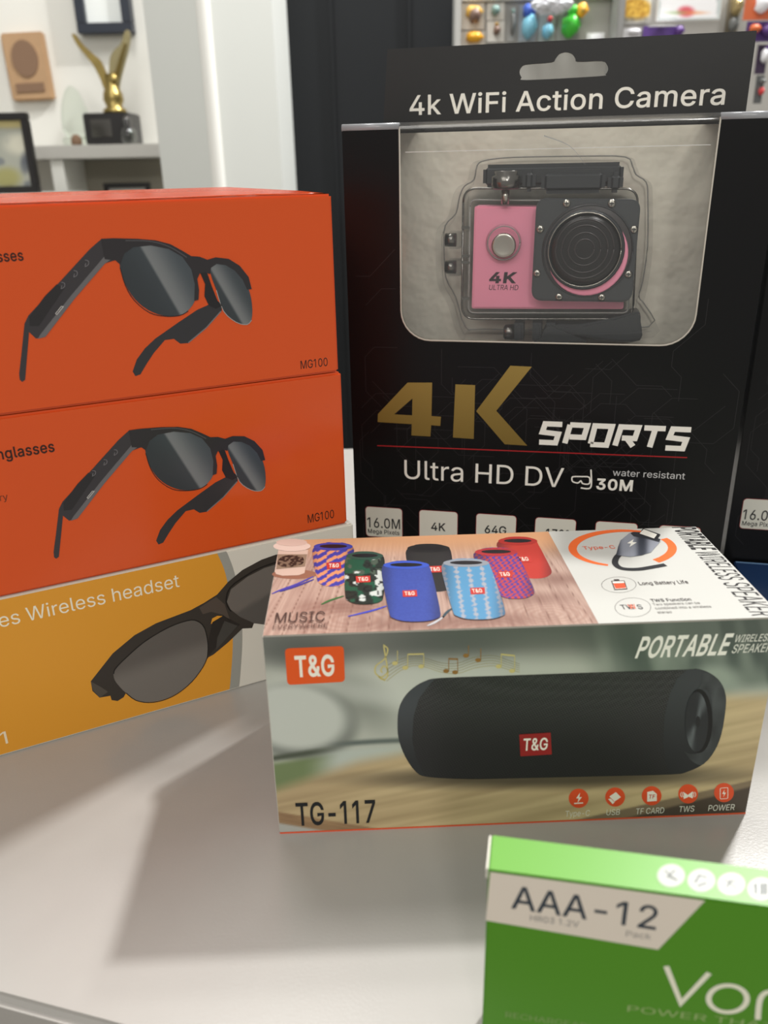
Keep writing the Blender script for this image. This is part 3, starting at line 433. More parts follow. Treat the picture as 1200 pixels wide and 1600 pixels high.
def struct(name, bm, mt, parent=None):
    o = link(name, bm, mt, parent)
    if not parent: o['kind'] = 'structure'
    return o
struct('floor', box(bmesh.new(), -3, 3, -1.5, 3.2, -0.95, -0.9), M['floor'])
YW = 2.3
p0 = at(212, 100, 1.9); 
struct('wall_back', box(bmesh.new(), -3, 3, YW, YW + 0.1, -0.9, 1.8), M['wall'])
struct('baseboard_back', box(bmesh.new(), -3, -0.3, YW - 0.015, YW, -0.9, -0.8), M['bead'])
# column with its corner to the viewer
YC = 1.55
cl, cc, cr = at(226, 150, YC), at(329, 150, YC), at(430, 150, YC)
def colpt(dx0):
    return None
bm = bmesh.new()
prism(bm, [(cl.x, YC + 0.06), (cc.x - 0.010, YC + 0.004), (cc.x + 0.010, YC + 0.004), (cr.x, YC + 0.03), (cr.x + 0.02, YC + 0.40), (cl.x + 0.02, YC + 0.40)], -0.9, 1.8, 'XY')
struct('wall_column', bm, M['column'])
bm = bmesh.new(); tube(bm, [(cc.x, YC + 0.006, -0.9), (cc.x, YC + 0.006, 1.8)], 0.012, 16)
struct('trim_1', bm, M['bead'])
# dark partition behind the counter
YD = 1.75
dl = at(420, 150, YD); dr = at(712, 20, YD)
bm = bmesh.new(); box(bm, dl.x - 0.01, 1.8, YD, YD + 0.06, -0.9, at(500, -60, YD).z + 0.6)
part = struct('wall_partition', bm, M['dark'])
for i, xp in enumerate((520, 640)):
    a = at(xp, 100, YD); bm = box(bmesh.new(), a.x - 0.004, a.x + 0.004, YD - 0.006, YD - 0.0, -0.9, 1.6, 0.002)
    struct('partition_batten', bm, M['dark'], part)

# shelf unit on the left of the back wall
def W(px, py, Y=YW): return at(px, py, Y)
YS = 2.12
s0, s1 = W(60, 236, YS), W(245, 236, YS)
sh = empty('wall_shelf', (0, YW, s0.z), 0, 'white wall shelf under the gold winged trophy', 'shelf')
zt = W(150, 226, YS).z - s0.z
bx('shelf_board', M['shelf'], sh, s0.x - 0.35, s1.x + 0.03, YS - YW, -0.002, zt - 0.03, zt, bev=0.002)
sx = W(97, 260, YS)
bx('side_support', M['bead'], sh, sx.x - 0.03, sx.x, YS - YW + 0.01, -0.002, -0.75, zt - 0.031)
bx('back_panel', M['niche'], sh, sx.x, s1.x + 0.03, -0.02, -0.002, -0.75, zt - 0.031)

# framed document above the trophy
def framed(name, q, Y, fw, mats, label, cat, th=0.02, tilt=0, inner=None, group=None):
    """q: pixel corners (x0,y0,x1,y1) on plane Y"""
    a, b = at(q[0], q[1], Y), at(q[2], q[3], Y)
    c = empty(name, ((a.x + b.x) / 2, Y, min(a.z, b.z)), 0, label, cat, group)
    W2 = abs(b.x - a.x) / 2; H = abs(a.z - b.z)
    for nm, r in (('frame_rail', (-W2, W2, 0, fw)), ('frame_rail', (-W2, W2, H - fw, H)), ('frame_stile', (-W2, -W2 + fw, fw, H - fw)), ('frame_stile', (W2 - fw, W2, fw, H - fw))):
        bx(nm, mats[0], c, r[0], r[1], -th, 0, r[2], r[3], bev=0.0015)
    bx('mat_board', mats[1], c, -W2 + fw, W2 - fw, -th * 0.5, -0.001, fw, H - fw)
    return c, W2, H
fd, W2, H = framed('framed_document', (100, -150, 213, 54), YW, 0.022, (M['frame'], M['mat_w']), 'navy framed white document on the wall above the trophy', 'picture frame', 0.035)
F = Face(fd, 'front', -0.0176); P = Print(F)
for k in range(4): P.stroke([(130, -20 - k * 16), (195, -21 - k * 16)], 2, (190, 196, 198), 1)
P.make('printed_text', M['ink_w'], fd)
fd.rotation_euler.z = 0.0

# wooden plaque
a = W(57, 158); pl = empty('wooden_plaque', (a.x, YW, a.z), 0, 'tan wooden plaque with engraved oval seal on the wall', 'plaque')
H = W(50, 52).z - a.z; hw = (W(90, 100).x - W(25, 100).x) / 2
bx('board', M['wood'], pl, -hw, hw, -0.022, 0, 0, H, bev=0.004)
bm = bmesh.new(); prism(bm, [(hw * 0.62 * math.cos(t * math.pi / 16), H * 0.62 + H * 0.27 * math.sin(t * math.pi / 16)) for t in range(32)], -0.025, -0.0221)
link('engraved_seal', bm, M['engrave'], pl)
bx('name_strip', M['engrave'], pl, -hw * 0.68, hw * 0.68, -0.025, -0.0221, H * 0.13, H * 0.26)
pl.rotation_euler = (0, math.radians(-1.5), 0)

# gold winged trophy
YT = 2.2
tb = at(180, 222, YT); hb = at(180, 178, YT).z - tb.z; tw = (at(218, 200, YT).x - at(147, 200, YT).x) / 2
tb.z = s0.z + zt
tr = empty('winged_trophy', (tb.x, YT, tb.z), 0, 'gold trophy with two raised wings on a black block', 'trophy')
hb = at(180, 178, YT).z - tb.z
bx('plinth', M['blackwood'], tr, -tw, tw, -0.05, 0.05, 0, hb, bev=0.003)
bx('name_plate', M['chrome'], tr, -tw * 0.7, tw * 0.2, -0.052, -0.05, hb * 0.25, hb * 0.8)
def tp(px, py): q = at(px, py, YT); return (q.x - tb.x, q.z - tb.z)
bm = bmesh.new(); c = tp(178, 160)
lathe(bm, [(0.026, 0), (0.028, 0.008), (0.018, 0.015), (0.024, 0.03), (0.022, 0.045), (0.013, 0.06), (0.012, 0.085)], (c[0], 0, hb))
link('eagle_body', bm, M['gold'], tr, True)
def wing(pts, y0, y1, nm, mt=None):
    P2 = [tp(*p) for p in smoothpoly(pts, 4)]
    bm = bmesh.new(); prism(bm, P2, y0, y1, bev=0.002); link(nm, bm, mt or M['gold'], tr)
wing([(172, 165), (160, 130), (148, 105), (135, 88), (122, 72), (113, 55), (118, 54), (128, 68), (145, 84), (158, 96), (168, 118), (178, 140), (183, 165)], -0.006, 0.006, 'wing')
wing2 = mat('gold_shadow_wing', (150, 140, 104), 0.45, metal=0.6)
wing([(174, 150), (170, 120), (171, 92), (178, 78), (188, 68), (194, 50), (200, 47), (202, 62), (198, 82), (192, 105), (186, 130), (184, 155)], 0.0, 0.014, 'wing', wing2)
for k in range(5):
    a0, b0 = tp(176 + k * 1.5, 145 - k * 4), tp(182 + k * 3.5, 112 - k * 11)
    bm = bmesh.new(); tube(bm, [(a0[0], -0.002, a0[1]), (b0[0], -0.003, b0[1])], 0.003, 6); link('feather', bm, M['gold'], tr)
bm = bmesh.new(); c = tp(180, 132); lathe(bm, [(0.004, 0), (0.009, 0.005), (0.010, 0.012), (0.006, 0.02), (0.003, 0.024)], (c[0], -0.008, c[1])); link('eagle_head', bm, M['gold'], tr, True)
# clear glass award beside it
g = at(124, 222, YT); ga = empty('glass_award', (g.x, YT, s0.z + zt), 0, 'pale green glass award standing left of the trophy', 'award')
hh = at(127, 133, YT).z - (s0.z + zt); ww = 0.028
bm = bmesh.new(); prism(bm, smoothpoly([(-ww, 0.02), (-ww * 1.1, hh * 0.6), (-ww * 0.3, hh * 0.97), (ww * 0.5, hh * 0.9), (ww * 1.1, hh * 0.5), (ww, 0.02)], 3), -0.008, 0.008, bev=0.002); link('glass_blade', bm, M['glassg'], ga)
bx('award_base', M['glassg'], ga, -0.032, 0.032, -0.025, 0.025, 0, 0.0195, bev=0.003)
# small ornaments on the shelf
g = at(213, 222, YT - 0.05)
bm = bmesh.new(); lathe(bm, [(0.012, 0), (0.02, 0.01), (0.018, 0.03), (0.006, 0.04), (0.012, 0.05), (0.004, 0.062)], (0, 0, 0), n=16)
o = link('ornament', bm, M['glassg'], None, True); o.location = (g.x - 0.015, YT - 0.055, s0.z + zt); tagit(o, 'small white ornament at the right foot of the trophy block', 'ornament')
g = at(121, 222, YT - 0.04)
bm = bmesh.new(); lathe(bm, [(0.010, 0), (0.013, 0.004), (0.012, 0.016), (0.005, 0.024)], (0, 0, 0), n=16)
o = link('ornament', bm, M['engrave'], None, True); o.location = (g.x, YT - 0.045, s0.z + zt); tagit(o, 'tiny brown ornament in front of the glass award', 'ornament')

# landscape picture in a black frame at the left edge (leans on a ledge)
YP = 1.9
fl, W2, H = framed('framed_picture', (-90, 179, 66, 301), YP, 0.014, (M['blackwood'], M['mat_w']), 'black framed landscape picture at the left edge behind the orange cartons', 'picture frame', 0.02)
F = Face(fl, 'front', -0.0101); P = Print(F, 0.95)
def land(p):
    x, y = p; c = (176, 178, 166)
    c = mixc(c, (214, 200, 140), blob(p, (15, 193), 42, 7)); c = mixc(c, (190, 165, 100), blob(p, (46, 200), 8, 14) * 0.7)
    c = mixc(c, (120, 126, 130), sm(0.45, 0.7, vno(x / 14 + 3, y / 11)) * sm(205, 230, y) * 0.8)
    c = mixc(c, (216, 214, 196), blob(p, (32, 225), 24, 16)); c = mixc(c, (168, 164, 108), blob(p, (10, 278), 22, 16)); c = mixc(c, (205, 204, 190), blob(p, (55, 268), 12, 14))
    return mixc(c, (95, 100, 108), blob(p, (40, 255), 8, 16) * 0.8)
P.grid(-W2 + 0.014, W2 - 0.014, 0.014, H - 0.014, 60, 48, land, 1); P.make('printed_landscape', M['ink_w'], fl)
lg = W(30, 303, YP)
st = empty('side_table', (fl.location.x, YP, -0.9), 0, 'white ledge table under the black framed landscape', 'table')
hz = fl.location.z + 0.9
bx('table_top', M['shelf'], st, -W2 - 0.1, W2 + 0.05, -0.12, 0.15, hz - 0.03, hz, bev=0.002)
for sx_ in (-1, 1):
    for sy_ in (-0.1, 0.13): bx('leg', M['shelf'], st, sx_ * W2 - 0.02, sx_ * W2 + 0.02, sy_ - 0.015, sy_ + 0.015, 0, hz - 0.031)
# dark frame on the lower tier
YL = 2.22
zz = at(200, 345, YL).z
lf, W2, H = framed('photo_frame', (163, 286, 243, 350), YL, 0.012, (M['blackwood'], M['shelf']), 'dark brown photo frame below the shelf board', 'picture frame', 0.015)
bx('lower_board', M['shelf'], sh, sx.x, s1.x + 0.03, YS - YW, -0.021, lf.location.z - s0.z - 0.02, lf.location.z - s0.z)
lf.location.y = YL

# ------------------------------------------------------------------ merchandise display at the upper right
YR = 1.70
def R(px, py, Y=YR): return at(px, py, Y)
r0, r1 = R(716, 62), R(1165, 62)
rk = empty('display_rack', ((r0.x + r1.x) / 2, YR, -0.9), 0, 'silver-white display panel full of hanging toys at upper right', 'display rack')
RW = (r1.x - r0.x) / 2; base = rk.location
rackm = mat('rack_panel', (176, 174, 168), 0.35, noise=(8, 0.15)); whitem = mat('pack_white', (236, 234, 228), 0.4)
z0 = R(900, 260).z + 0.9; z1 = R(900, 2).z + 0.9
bx('back_panel', rackm, rk, -RW, RW + 0.2, -0.01, 0.0, z0, z1 + 0.02)
xd = R(955, 30).x - base.x
bx('divider', mat('rack_divider', (150, 150, 148), 0.3), rk, xd - 0.006, xd + 0.006, -0.07, -0.0101, z0, z1 + 0.02, bev=0.002)
bx('top_rail', whitem, rk, -RW, xd - 0.0061, -0.03, -0.0101, z1 + 0.0, z1 + 0.02, bev=0.002)
bx('side_post', M['cabinet'], rk, -RW - 0.01, -RW - 0.0001, -0.05, 0.0, 0.0, z1 + 0.02)
def pack(name, q, Y, col, label, cat, shapes, group='toys hanging on the display panel', bev=0.003, th=0.01, card=True):
    a, b = R(q[0], q[3], Y), R(q[2], q[1], Y)
    c = empty(name, ((a.x + b.x) / 2, Y, a.z), 0, label, cat, group); w2 = (b.x - a.x) / 2; h = b.z - a.z
    if card: bx('backing_card', mat(name + '_card', col, 0.4), c, -w2, w2, -0.003, 0, 0, h)
    for nm, cc_, (u, v, ru, rv, d) in shapes:
        bm = bmesh.new(); bmesh.ops.create_icosphere(bm, subdivisions=2, radius=1.0)
        for vv in bm.verts:
            k = 1 + 0.18 * math.sin(vv.co.x * 5 + u * 9) * math.cos(vv.co.z * 6 + v * 5)
            vv.co = Vector((vv.co.x * ru * w2 * k + u * w2, vv.co.y * d - d - 0.0031, (vv.co.z * rv * k * h / 2) + v * h))
        link(nm, bm, cc_, c, True)
    return c
mm = lambda n, c, r=0.35: mat(n, c, r)
GOLD, BROWN, TEAL, BLUE, CYAN, GREEN, YEL, PURP, RED, ORG, WHT, GREY = (mm('toy_gold', (214, 170, 80)), mm('toy_brown', (120, 96, 84)), mm('toy_teal', (120, 150, 144)), mm('toy_blue', (62, 96, 190)),
    mm('toy_cyan', (126, 190, 214)), mm('toy_green', (70, 196, 60)), mm('toy_yellow', (236, 172, 40)), mm('toy_purple', (92, 60, 130)), mm('toy_red', (206, 60, 62)), mm('toy_orange', (214, 108, 60)), mm('toy_white', (240, 240, 244)), mm('toy_grey', (110, 112, 110)))
YK = YR - 0.012
pack('toy_pack', (718, 4, 757, 47), YK, (238, 234, 224), 'brown and gold round toy in white pack at the rack corner', 'toy', [('toy_ball', GOLD, (0.1, 0.62, 0.75, 0.5, 0.012)), ('toy_face', BROWN, (0.15, 0.45, 0.5, 0.62, 0.018))])
pack('toy_pack', (718, 49, 758, 82), YK, (238, 234, 224), 'golden toy in white pack under the brown round toy', 'toy', [('toy_ball', YEL, (0.1, 0.66, 0.75, 0.6, 0.014))])
pack('toy_pack', (760, 4, 788, 32), YK, (236, 234, 226), 'small teal ball toy on white card', 'toy', [('toy_ball', TEAL, (-0.1, 0.48, 0.48, 0.62, 0.012))])
pack('toy_pack', (760, 33, 788, 66), YK, (236, 234, 226), 'small dark pendant toy on white card below the teal ball', 'toy', [('toy_ball', BROWN, (0.05, 0.5, 0.42, 0.5, 0.012)), ('toy_top', GOLD, (0.05, 0.82, 0.25, 0.14, 0.008))])
pack('toy_pack', (791, 10, 808, 66), YK, (160, 160, 156), 'slim grey figure in clear pack beside the blue bottle toy', 'toy', [('figure', GREY, (0.0, 0.5, 0.5, 0.7, 0.01)), ('figure_head', TEAL, (0.0, 0.82, 0.3, 0.16, 0.01))])
pack('toy_bottle', (809, 8, 838, 66), YK, (170, 178, 184), 'blue and cyan bottle toy', 'toy', [('cap', BLUE, (0.0, 0.78, 0.8, 0.4, 0.02)), ('bottle_body', CYAN, (0.0, 0.36, 0.85, 0.7, 0.024))])
pack('toy_pack', (840, 22, 867, 66), YK, (176, 184, 180), 'pale figure with red face in clear pack', 'toy', [('figure', CYAN, (0.0, 0.35, 0.7, 0.6, 0.012)), ('figure_head', RED, (0.2, 0.75, 0.3, 0.25, 0.014))])
pack('toy_figure', (869, 8, 906, 66), YK, (150, 152, 148), 'bright green figure toy next to the yellow disc', 'toy', [('figure', GREEN, (0.0, 0.38, 0.85, 0.68, 0.024)), ('figure_head', GREEN, (0.15, 0.78, 0.5, 0.38, 0.02))])
pack('toy_disc', (897, 2, 920, 32), YK - 0.03, (0, 0, 0), 'yellow disc toy above the green figure', 'toy', [('disc', YEL, (0, 0.5, 0.85, 0.85, 0.006)), ('disc_centre', GOLD, (0, 0.5, 0.4, 0.4, 0.009))], card=False)
bm = bmesh.new()
bmesh.ops.create_icosphere(bm, subdivisions=4, radius=1.0)
for v in bm.verts:
    c = v.co.copy(); k = 0.75 + 0.5 * vno(c.x * 4 + 5, c.z * 5 + c.y * 4) + 0.25 * vno(c.x * 11, c.z * 11 + c.y * 9)
    v.co = Vector((c.x * 0.030 * k, c.y * 0.012 * k - 0.014, c.z * 0.013 * k))
q = R(861, 9, YK - 0.04); o = link('plastic_bag', bm, mat('crumpled_white', (226, 228, 234), 0.25, bump=(90, 0.7, 0.01))); o.location = q
tagit(o, 'crumpled white plastic bag hanging over the clear packs', 'bag')
pack('toy_pack', (915, 51, 944, 75), YK, (244, 244, 244), 'flat white pack at the foot of the panel left of the divider', 'toy', [('bubble', WHT, (0, 0.5, 0.8, 0.8, 0.006))])
# right of the divider
def cardp(name, q, Y, label, cat, fn, th=0.006, group='boxed goods on the right half of the display panel'):
    a, b = R(q[0], q[3], Y), R(q[2], q[1], Y)
    c = empty(name, ((a.x + b.x) / 2, Y, a.z), 0, label, cat, group); w2 = (b.x - a.x) / 2; h = b.z - a.z
    bx('card', whitem, c, -w2, w2, -th, 0, 0, h, bev=0.001)
    P = Print(Face(c, 'front', -th)); P.grid(-w2 + 0.001, w2 - 0.001, 0.001, h - 0.001, 40, 24, fn, 1); P.make('printed_front', M['ink_b'], c)
    return c
cardp('picture_card', (966, -8, 1018, 37), YK, 'picture card with golden sunburst right of the divider', 'card', lambda p: mixc(mixc((228, 226, 214), mixc((240, 200, 90), (180, 130, 50), vno(p[0] / 3, p[1] / 3)), blob(p, (993, 14), 25, 18, 0, .2)), (120, 118, 110), sm(24, 30, p[1]) * (0.4 + 0.5 * hsh(round(p[0] / 4), 1))))
cardp('price_card', (1024, -12, 1128, 34), YK - 0.015, 'white card with red lettering blur in a grey border', 'card', lambda p: mixc(mixc((246, 246, 246), (222, 96, 110), blob(p, (1072, 18), 12, 8) + 0.0), mixc((150, 180, 110), (240, 150, 90), sm(1060, 1080, p[0])), blob(p, (1073, 20), 30, 3) * 0.6) if 1032 < p[0] < 1120 and p[1] < 28 else (200, 208, 206))
pack('gift_box', (1003, 40, 1067, 60), YK - 0.02, (96, 66, 140), 'flat purple box below the white card', 'box', [('ribbon', PURP, (0.75, 0.5, 0.25, 0.9, 0.008)), ('label_blob', WHT, (-0.1, 0.9, 0.8, 0.12, 0.008))], group='boxed goods on the right half of the display panel')
pack('toy_pack', (970, 44, 1001, 62), YK, (246, 246, 248), 'white pack between divider and purple box', 'toy', [('bubble', WHT, (0.2, 0.6, 0.7, 0.6, 0.008))])
pack('foil_pack', (1130, -10, 1158, 60), YK, (120, 112, 96), 'glittering gold foil pack', 'pack', [('foil', mat('foil', (200, 180, 130), 0.3, metal=0.8, bump=(80, 0.9, 0.01)), (0, 0.7, 0.9, 0.5, 0.014)), ('foil_lower', GREY, (0, 0.3, 0.8, 0.4, 0.01))], group='boxed goods on the right half of the display panel')
YQ = 1.55
pack('toy_box', (1160, -12, 1215, 32), YQ, (214, 112, 70), 'orange box with white window at the top right corner', 'toy', [('window_blob', WHT, (0.0, 0.55, 0.5, 0.75, 0.008)), ('red_blob', RED, (0.7, 0.6, 0.25, 0.5, 0.01))], group='boxed goods on the right half of the display panel')
pack('toy_box', (1163, 33, 1215, 66), YQ, (84, 56, 120), 'purple and orange box under the orange box at right', 'toy', [('purple_blob', PURP, (0.3, 0.5, 0.5, 0.7, 0.01)), ('orange_blob', ORG, (-0.6, 0.6, 0.4, 0.5, 0.01))], group='boxed goods on the right half of the display panel')
pack('toy_pack', (1178, 70, 1200, 116), YQ, (60, 44, 70), 'dark pack with white and violet toy right of the hang tab', 'toy', [('toy_ball', WHT, (-0.1, 0.6, 0.6, 0.5, 0.012)), ('toy_tail', PURP, (0.3, 0.85, 0.5, 0.2, 0.012))])
pack('toy_pack', (1176, 118, 1194, 162), YQ, (90, 92, 92), 'grey pack with a red ball right of the hang tab', 'toy', [('toy_ball', RED, (0.0, 0.42, 0.5, 0.3, 0.01)), ('ring', GREY, (0.0, 0.78, 0.6, 0.2, 0.01))])

# ================================================================== CARTONS
def carton(name, loc, yaw, x0, x1, d, h, mt, label, cat='box', bev=0.0008, group=None, bodyname='carton_body', y0=0.0):
    c = empty(name, loc, yaw, label, cat, group)
    bx(bodyname, mt, c, x0, x1, y0, d, 0, h, bev=bev)
    return c

# ---- the stack of sunglasses cartons -------------------------------------------------
OX, OY, OYAW = -0.0793 * S, 1.5697 * S, 0.458
HS = [0, 0.3196 * S, 0.6393 * S, 0.9612 * S]; OD = 0.2257 * S; OL = 0.80 * S
def sunglasses_art(P):
    t = off(0, 290, 2.143)
    dk = lambda p: mixc((60, 58, 60), (34, 32, 34), vno(p[0] / 30, p[1] / 22))
    P.poly(t([(742, 388), (742, 420), (690, 478), (632, 527), (603, 529), (582, 513), (552, 517), (515, 560), (490, 598), (470, 632), (453, 638), (444, 622), (458, 582), (485, 545), (520, 512), (600, 456), (660, 416), (700, 398)]), (50, 50, 53), 2)
    P.stroke(t([(740, 420), (690, 476), (630, 526)]), 1.6, (120, 120, 122), 3)
    P.poly(t([(340, 178), (300, 213), (200, 322), (95, 435), (82, 462), (72, 560), (64, 630), (66, 650), (74, 657), (84, 650), (88, 600), (93, 540), (97, 490), (120, 512), (150, 505), (250, 378), (345, 262), (400, 245), (400, 190)]), (58, 55, 58), 3)
    P.poly(t([(350, 236), (388, 236), (350, 262), (250, 378), (152, 506), (126, 513), (135, 498), (240, 365)]), (108, 106, 108), 4)
    P.poly(t([(150, 370), (190, 330), (215, 345), (130, 470), (100, 470), (98, 440)]), (42, 40, 42), 4)
    P.stroke(t([(190, 432), (212, 405), (205, 404), (186, 428), (190, 432)]), 1, (210, 205, 200), 5)
    for cx, cy in ((289, 258), (251, 293), (209, 332)):
        P.stroke(t([(cx - 5, cy - 9), (cx + 6, cy - 6), (cx + 7, cy + 6), (cx - 4, cy + 13), (cx - 2, cy + 2)]), 1, (122, 118, 122), 5, smooth=2)
    def lens(cx, cy, band):
        def f(p):
            x, y = p[0] * 2.143, (p[1] - 290) * 2.143
            d = (x - cx) * 0.80 - (y - cy) * 0.60
            c = mixc((52, 58, 62), (74, 82, 88), sm(-100, 130, d))
            e = (x - cx) * 0.86 - (y - cy) * 0.5
            return mixc(c, (150, 152, 152), sm(band[0], band[0] + 9, e) * (1 - sm(band[0] + 8, band[1], e)) * 0.7)
        return f
    P.poly(t([(410, 228), (440, 203), (500, 196), (560, 206), (610, 234), (642, 275), (657, 330), (652, 385), (622, 424), (580, 436), (530, 431), (480, 406), (440, 366), (412, 312), (400, 262)]), lens(530, 320, (2, 110)), 4, smooth=3, step=0.00055)
    P.stroke(t([(402, 275), (420, 335), (450, 385), (500, 425), (550, 437), (600, 435), (630, 420)]), 1.3, (30, 28, 30), 5, smooth=3)
    P.poly(t([(706, 268), (740, 258), (785, 278), (822, 325), (840, 375), (844, 435), (830, 464), (790, 456), (748, 420), (724, 350), (706, 300)]), lens(775, 350, (-30, 40)), 4, smooth=3, step=0.00055)
    P.stroke(t([(724, 350), (748, 420), (790, 457), (826, 465), (842, 450)]), 1.1, (170, 165, 160), 5, smooth=3)
    P.poly(t([(668, 288), (692, 288), (708, 335), (728, 385), (744, 402), (722, 412), (698, 400), (684, 370), (686, 330)]), (32, 31, 33), 5)
    P.poly(t([(338, 178), (380, 176), (460, 178), (520, 183), (570, 196), (610, 218), (640, 236), (668, 238), (694, 248), (722, 240), (765, 245), (802, 268), (832, 306), (842, 346), (827, 348), (812, 315), (785, 284), (755, 266), (725, 262), (706, 275), (703, 296), (686, 290), (668, 294), (660, 312), (666, 350), (664, 382), (650, 386), (652, 330), (640, 280), (610, 238), (565, 212), (505, 200), (445, 206), (415, 228), (402, 264), (386, 250), (350, 246)]), (46, 43, 46), 6)
    P.stroke(t([(420, 184), (500, 186), (565, 204), (625, 240)]), 1.8, (80, 77, 80), 7, smooth=4)
def orange_box(i, label, xr, art):
    c = carton('sunglasses_box', (OX, OY, HS[i]), OYAW, -OL, xr, OD, HS[i + 1] - HS[i] - 0.0004, M['orange_c'], label, 'box', 0.0010, 'orange sunglasses cartons')
    return c
top = orange_box(2, 'top orange sunglasses carton with glossy lid, highest in the stack', -0.0006, True)
P = Print(Face(top, 'front', 0), 1.0); sunglasses_art(P); P.make('printed_sunglasses', M['ink_o'], top)
P = Print(Face(top, 'front', 0), 0.8)
P.text('MG100', (470, 576), (512, 572), 13, (45, 22, 12), 2)
P.cut('model_number', M['ink_o'], top)
P.text('Sunglasses', (-70, 415), (37, 405), 17, (48, 22, 14), 2, bold=0.02)
P.make('lettering', M['ink_o'], top)
h3 = HS[3] - HS[2] - 0.0004
bm = bmesh.new(); rows = []
for j in range(9):
    v = j / 8; rows.append([bm.verts.new((-OL + 0.001 + (OL - 0.0026) * i / 24, 0.0012 + (OD - 0.0024) * v, h3 + 0.0001 + 0.0032 * math.sin(v * math.pi * 0.62) * (1 - 0.75 * max(0, (i - 20) / 4)) )) for i in range(25)])
for a_, b_ in zip(rows, rows[1:]):
    for i in range(24): bm.faces.new((a_[i], a_[i + 1], b_[i + 1], b_[i]))
bmesh.ops.solidify(bm, geom=bm.faces[:], thickness=0.0004)
link('bulging_lid', bm, M['orange_c'], top, True)
c2 = orange_box(1, 'lower orange sunglasses carton in the middle of the stack', 0.0007, True)
for ch in [x for x in bpy.data.objects if x.parent == top and x.name.startswith('printed_sun')]:
    k = ch.copy(); COL.objects.link(k); k.parent = c2
P = Print(Face(c2, 'front', 0), 0.8)
P.text('MG100', (481, 815), (522, 811), 13, (45, 22, 12), 2)
P.cut('model_number', M['ink_o'], c2)
P.text('Sunglasses', (-32, 722), (86, 706), 17, (48, 22, 14), 2, bold=0.02)
P.cut('lettering', M['ink_o'], c2)
P.text('Built-in battery', (-100, 795), (14, 785), 11, (110, 50, 24), 2)
P.make('lettering', M['ink_o'], c2)
# yellow and white headset carton under them
c3 = carton('headset_box', (OX, OY, 0), OYAW, -OL, 0.0035, OD, HS[1] - 0.0004, M['white_c'], 'yellow and white wireless headset carton at the bottom of the stack', 'box', 0.0008, y0=-0.0012)
F = Face(c3, 'front', -0.0012); t = off(0, 820, 2.667)
P = Print(F, 1.0)
hz = HS[1] - 0.0007
edge = [F.uv(q) for q in smoothpoly(t([(905, 118), (940, 205), (962, 340), (970, 500), (957, 690)]), 5, False)]
edge2 = [F.uv(q) for q in smoothpoly(t([(942, 105), (977, 200), (1000, 330), (1010, 480), (997, 680)]), 5, False)]
cl_ = lambda e: [(x, min(max(y, 0.001), hz)) for x, y in e]
edge, edge2 = cl_(edge), cl_(edge2); edge[0] = (edge[0][0], hz); edge2[0] = (edge2[0][0], hz); edge[-1] = (edge[-1][0], 0.001); edge2[-1] = (edge2[-1][0], 0.001)
P.poly([(-OL + 0.001, hz)] + edge + [(-OL + 0.001, 0.001)], (228, 158, 50), 1, raw=True)
P.poly(edge + edge2[::-1], (160, 160, 152), 1, raw=True)
P.make('printed_panel', M['ink_b'], c3)
P = Print(F, 1.0)
P.poly(t([(378, 652), (470, 535), (560, 460), (650, 410), (795, 355), (850, 325), (905, 290), (950, 238), (1010, 188), (1090, 145), (1150, 124), (1230, 110), (1230, 420), (1100, 415), (1058, 410), (1050, 430), (1010, 432), (950, 490), (890, 540), (868, 552), (840, 590), (600, 700), (525, 700), (515, 718), (490, 734), (465, 730), (460, 712), (415, 720), (385, 692)]), (58, 53, 48), 2,
       holes=[t([(878, 414), (884, 390), (905, 379), (928, 380), (925, 388), (895, 402)])])
P.poly(t([(378, 652), (388, 690), (416, 720), (450, 695), (420, 675)]), (84, 78, 70), 3)
P.poly(t([(900, 300), (935, 330), (960, 400), (930, 375), (880, 362), (845, 372), (830, 345)]), (84, 74, 66), 3)
P.poly(t([(885, 405), (930, 378), (1000, 415), (900, 510), (870, 545), (868, 480)]), (44, 40, 37), 3)
P.poly(t([(935, 400), (990, 420), (900, 520), (905, 470)]), (70, 68, 64), 4)
P.poly(t([(478, 602), (520, 560), (600, 490), (700, 430), (780, 401), (820, 402), (850, 430), (864, 495), (862, 550), (845, 590), (800, 650), (740, 700), (680, 728), (620, 738), (570, 730), (525, 700), (490, 664), (474, 635)]), lambda p: mixc((98, 93, 88), (124, 119, 113), sm(-40, 40, (p[0] * 2.667 - 670) * 0.35 + ((p[1] - 820) * 2.667 - 560)) * 0.8), 4, smooth=3, step=0.002)
P.poly(t([(945, 320), (962, 268), (1030, 216), (1100, 180), (1230, 140), (1230, 419), (1105, 414), (1060, 410), (1000, 383), (960, 352)]), lambda p: mixc((112, 106, 100), (92, 88, 84), sm(-10, 10, (p[0] * 2.667 - 1080) * 0.6 + ((p[1] - 820) * 2.667 - 310))), 4, smooth=0, step=0.002)
P.stroke(t([(474, 620), (480, 600), (520, 558), (600, 488), (700, 428), (780, 399), (822, 400), (852, 430), (866, 495), (864, 550)]), 1.5, (28, 26, 24), 5, smooth=3)
P.stroke(t([(864, 550), (845, 592), (800, 652), (740, 702), (680, 730), (620, 740), (565, 730), (525, 700)]), 1.3, (36, 32, 30), 5, smooth=3)
P.stroke(t([(1230, 132), (1100, 172), (1030, 208), (958, 262), (942, 322), (962, 360)]), 1.6, (26, 24, 23), 5, smooth=3)
P.make('printed_sunglasses', M['ink_b'], c3)
P = Print(F, 1.0)
P.text('Sunglasses Wireless headset', (-146, 1012), (281, 918), 23, (246, 238, 214), 2)
P.cut('lettering', M['ink_b'], c3)
P.text('1', (2, 1164), (13, 1161), 20, (240, 225, 195), 2)
P.make('lettering', M['ink_b'], c3)

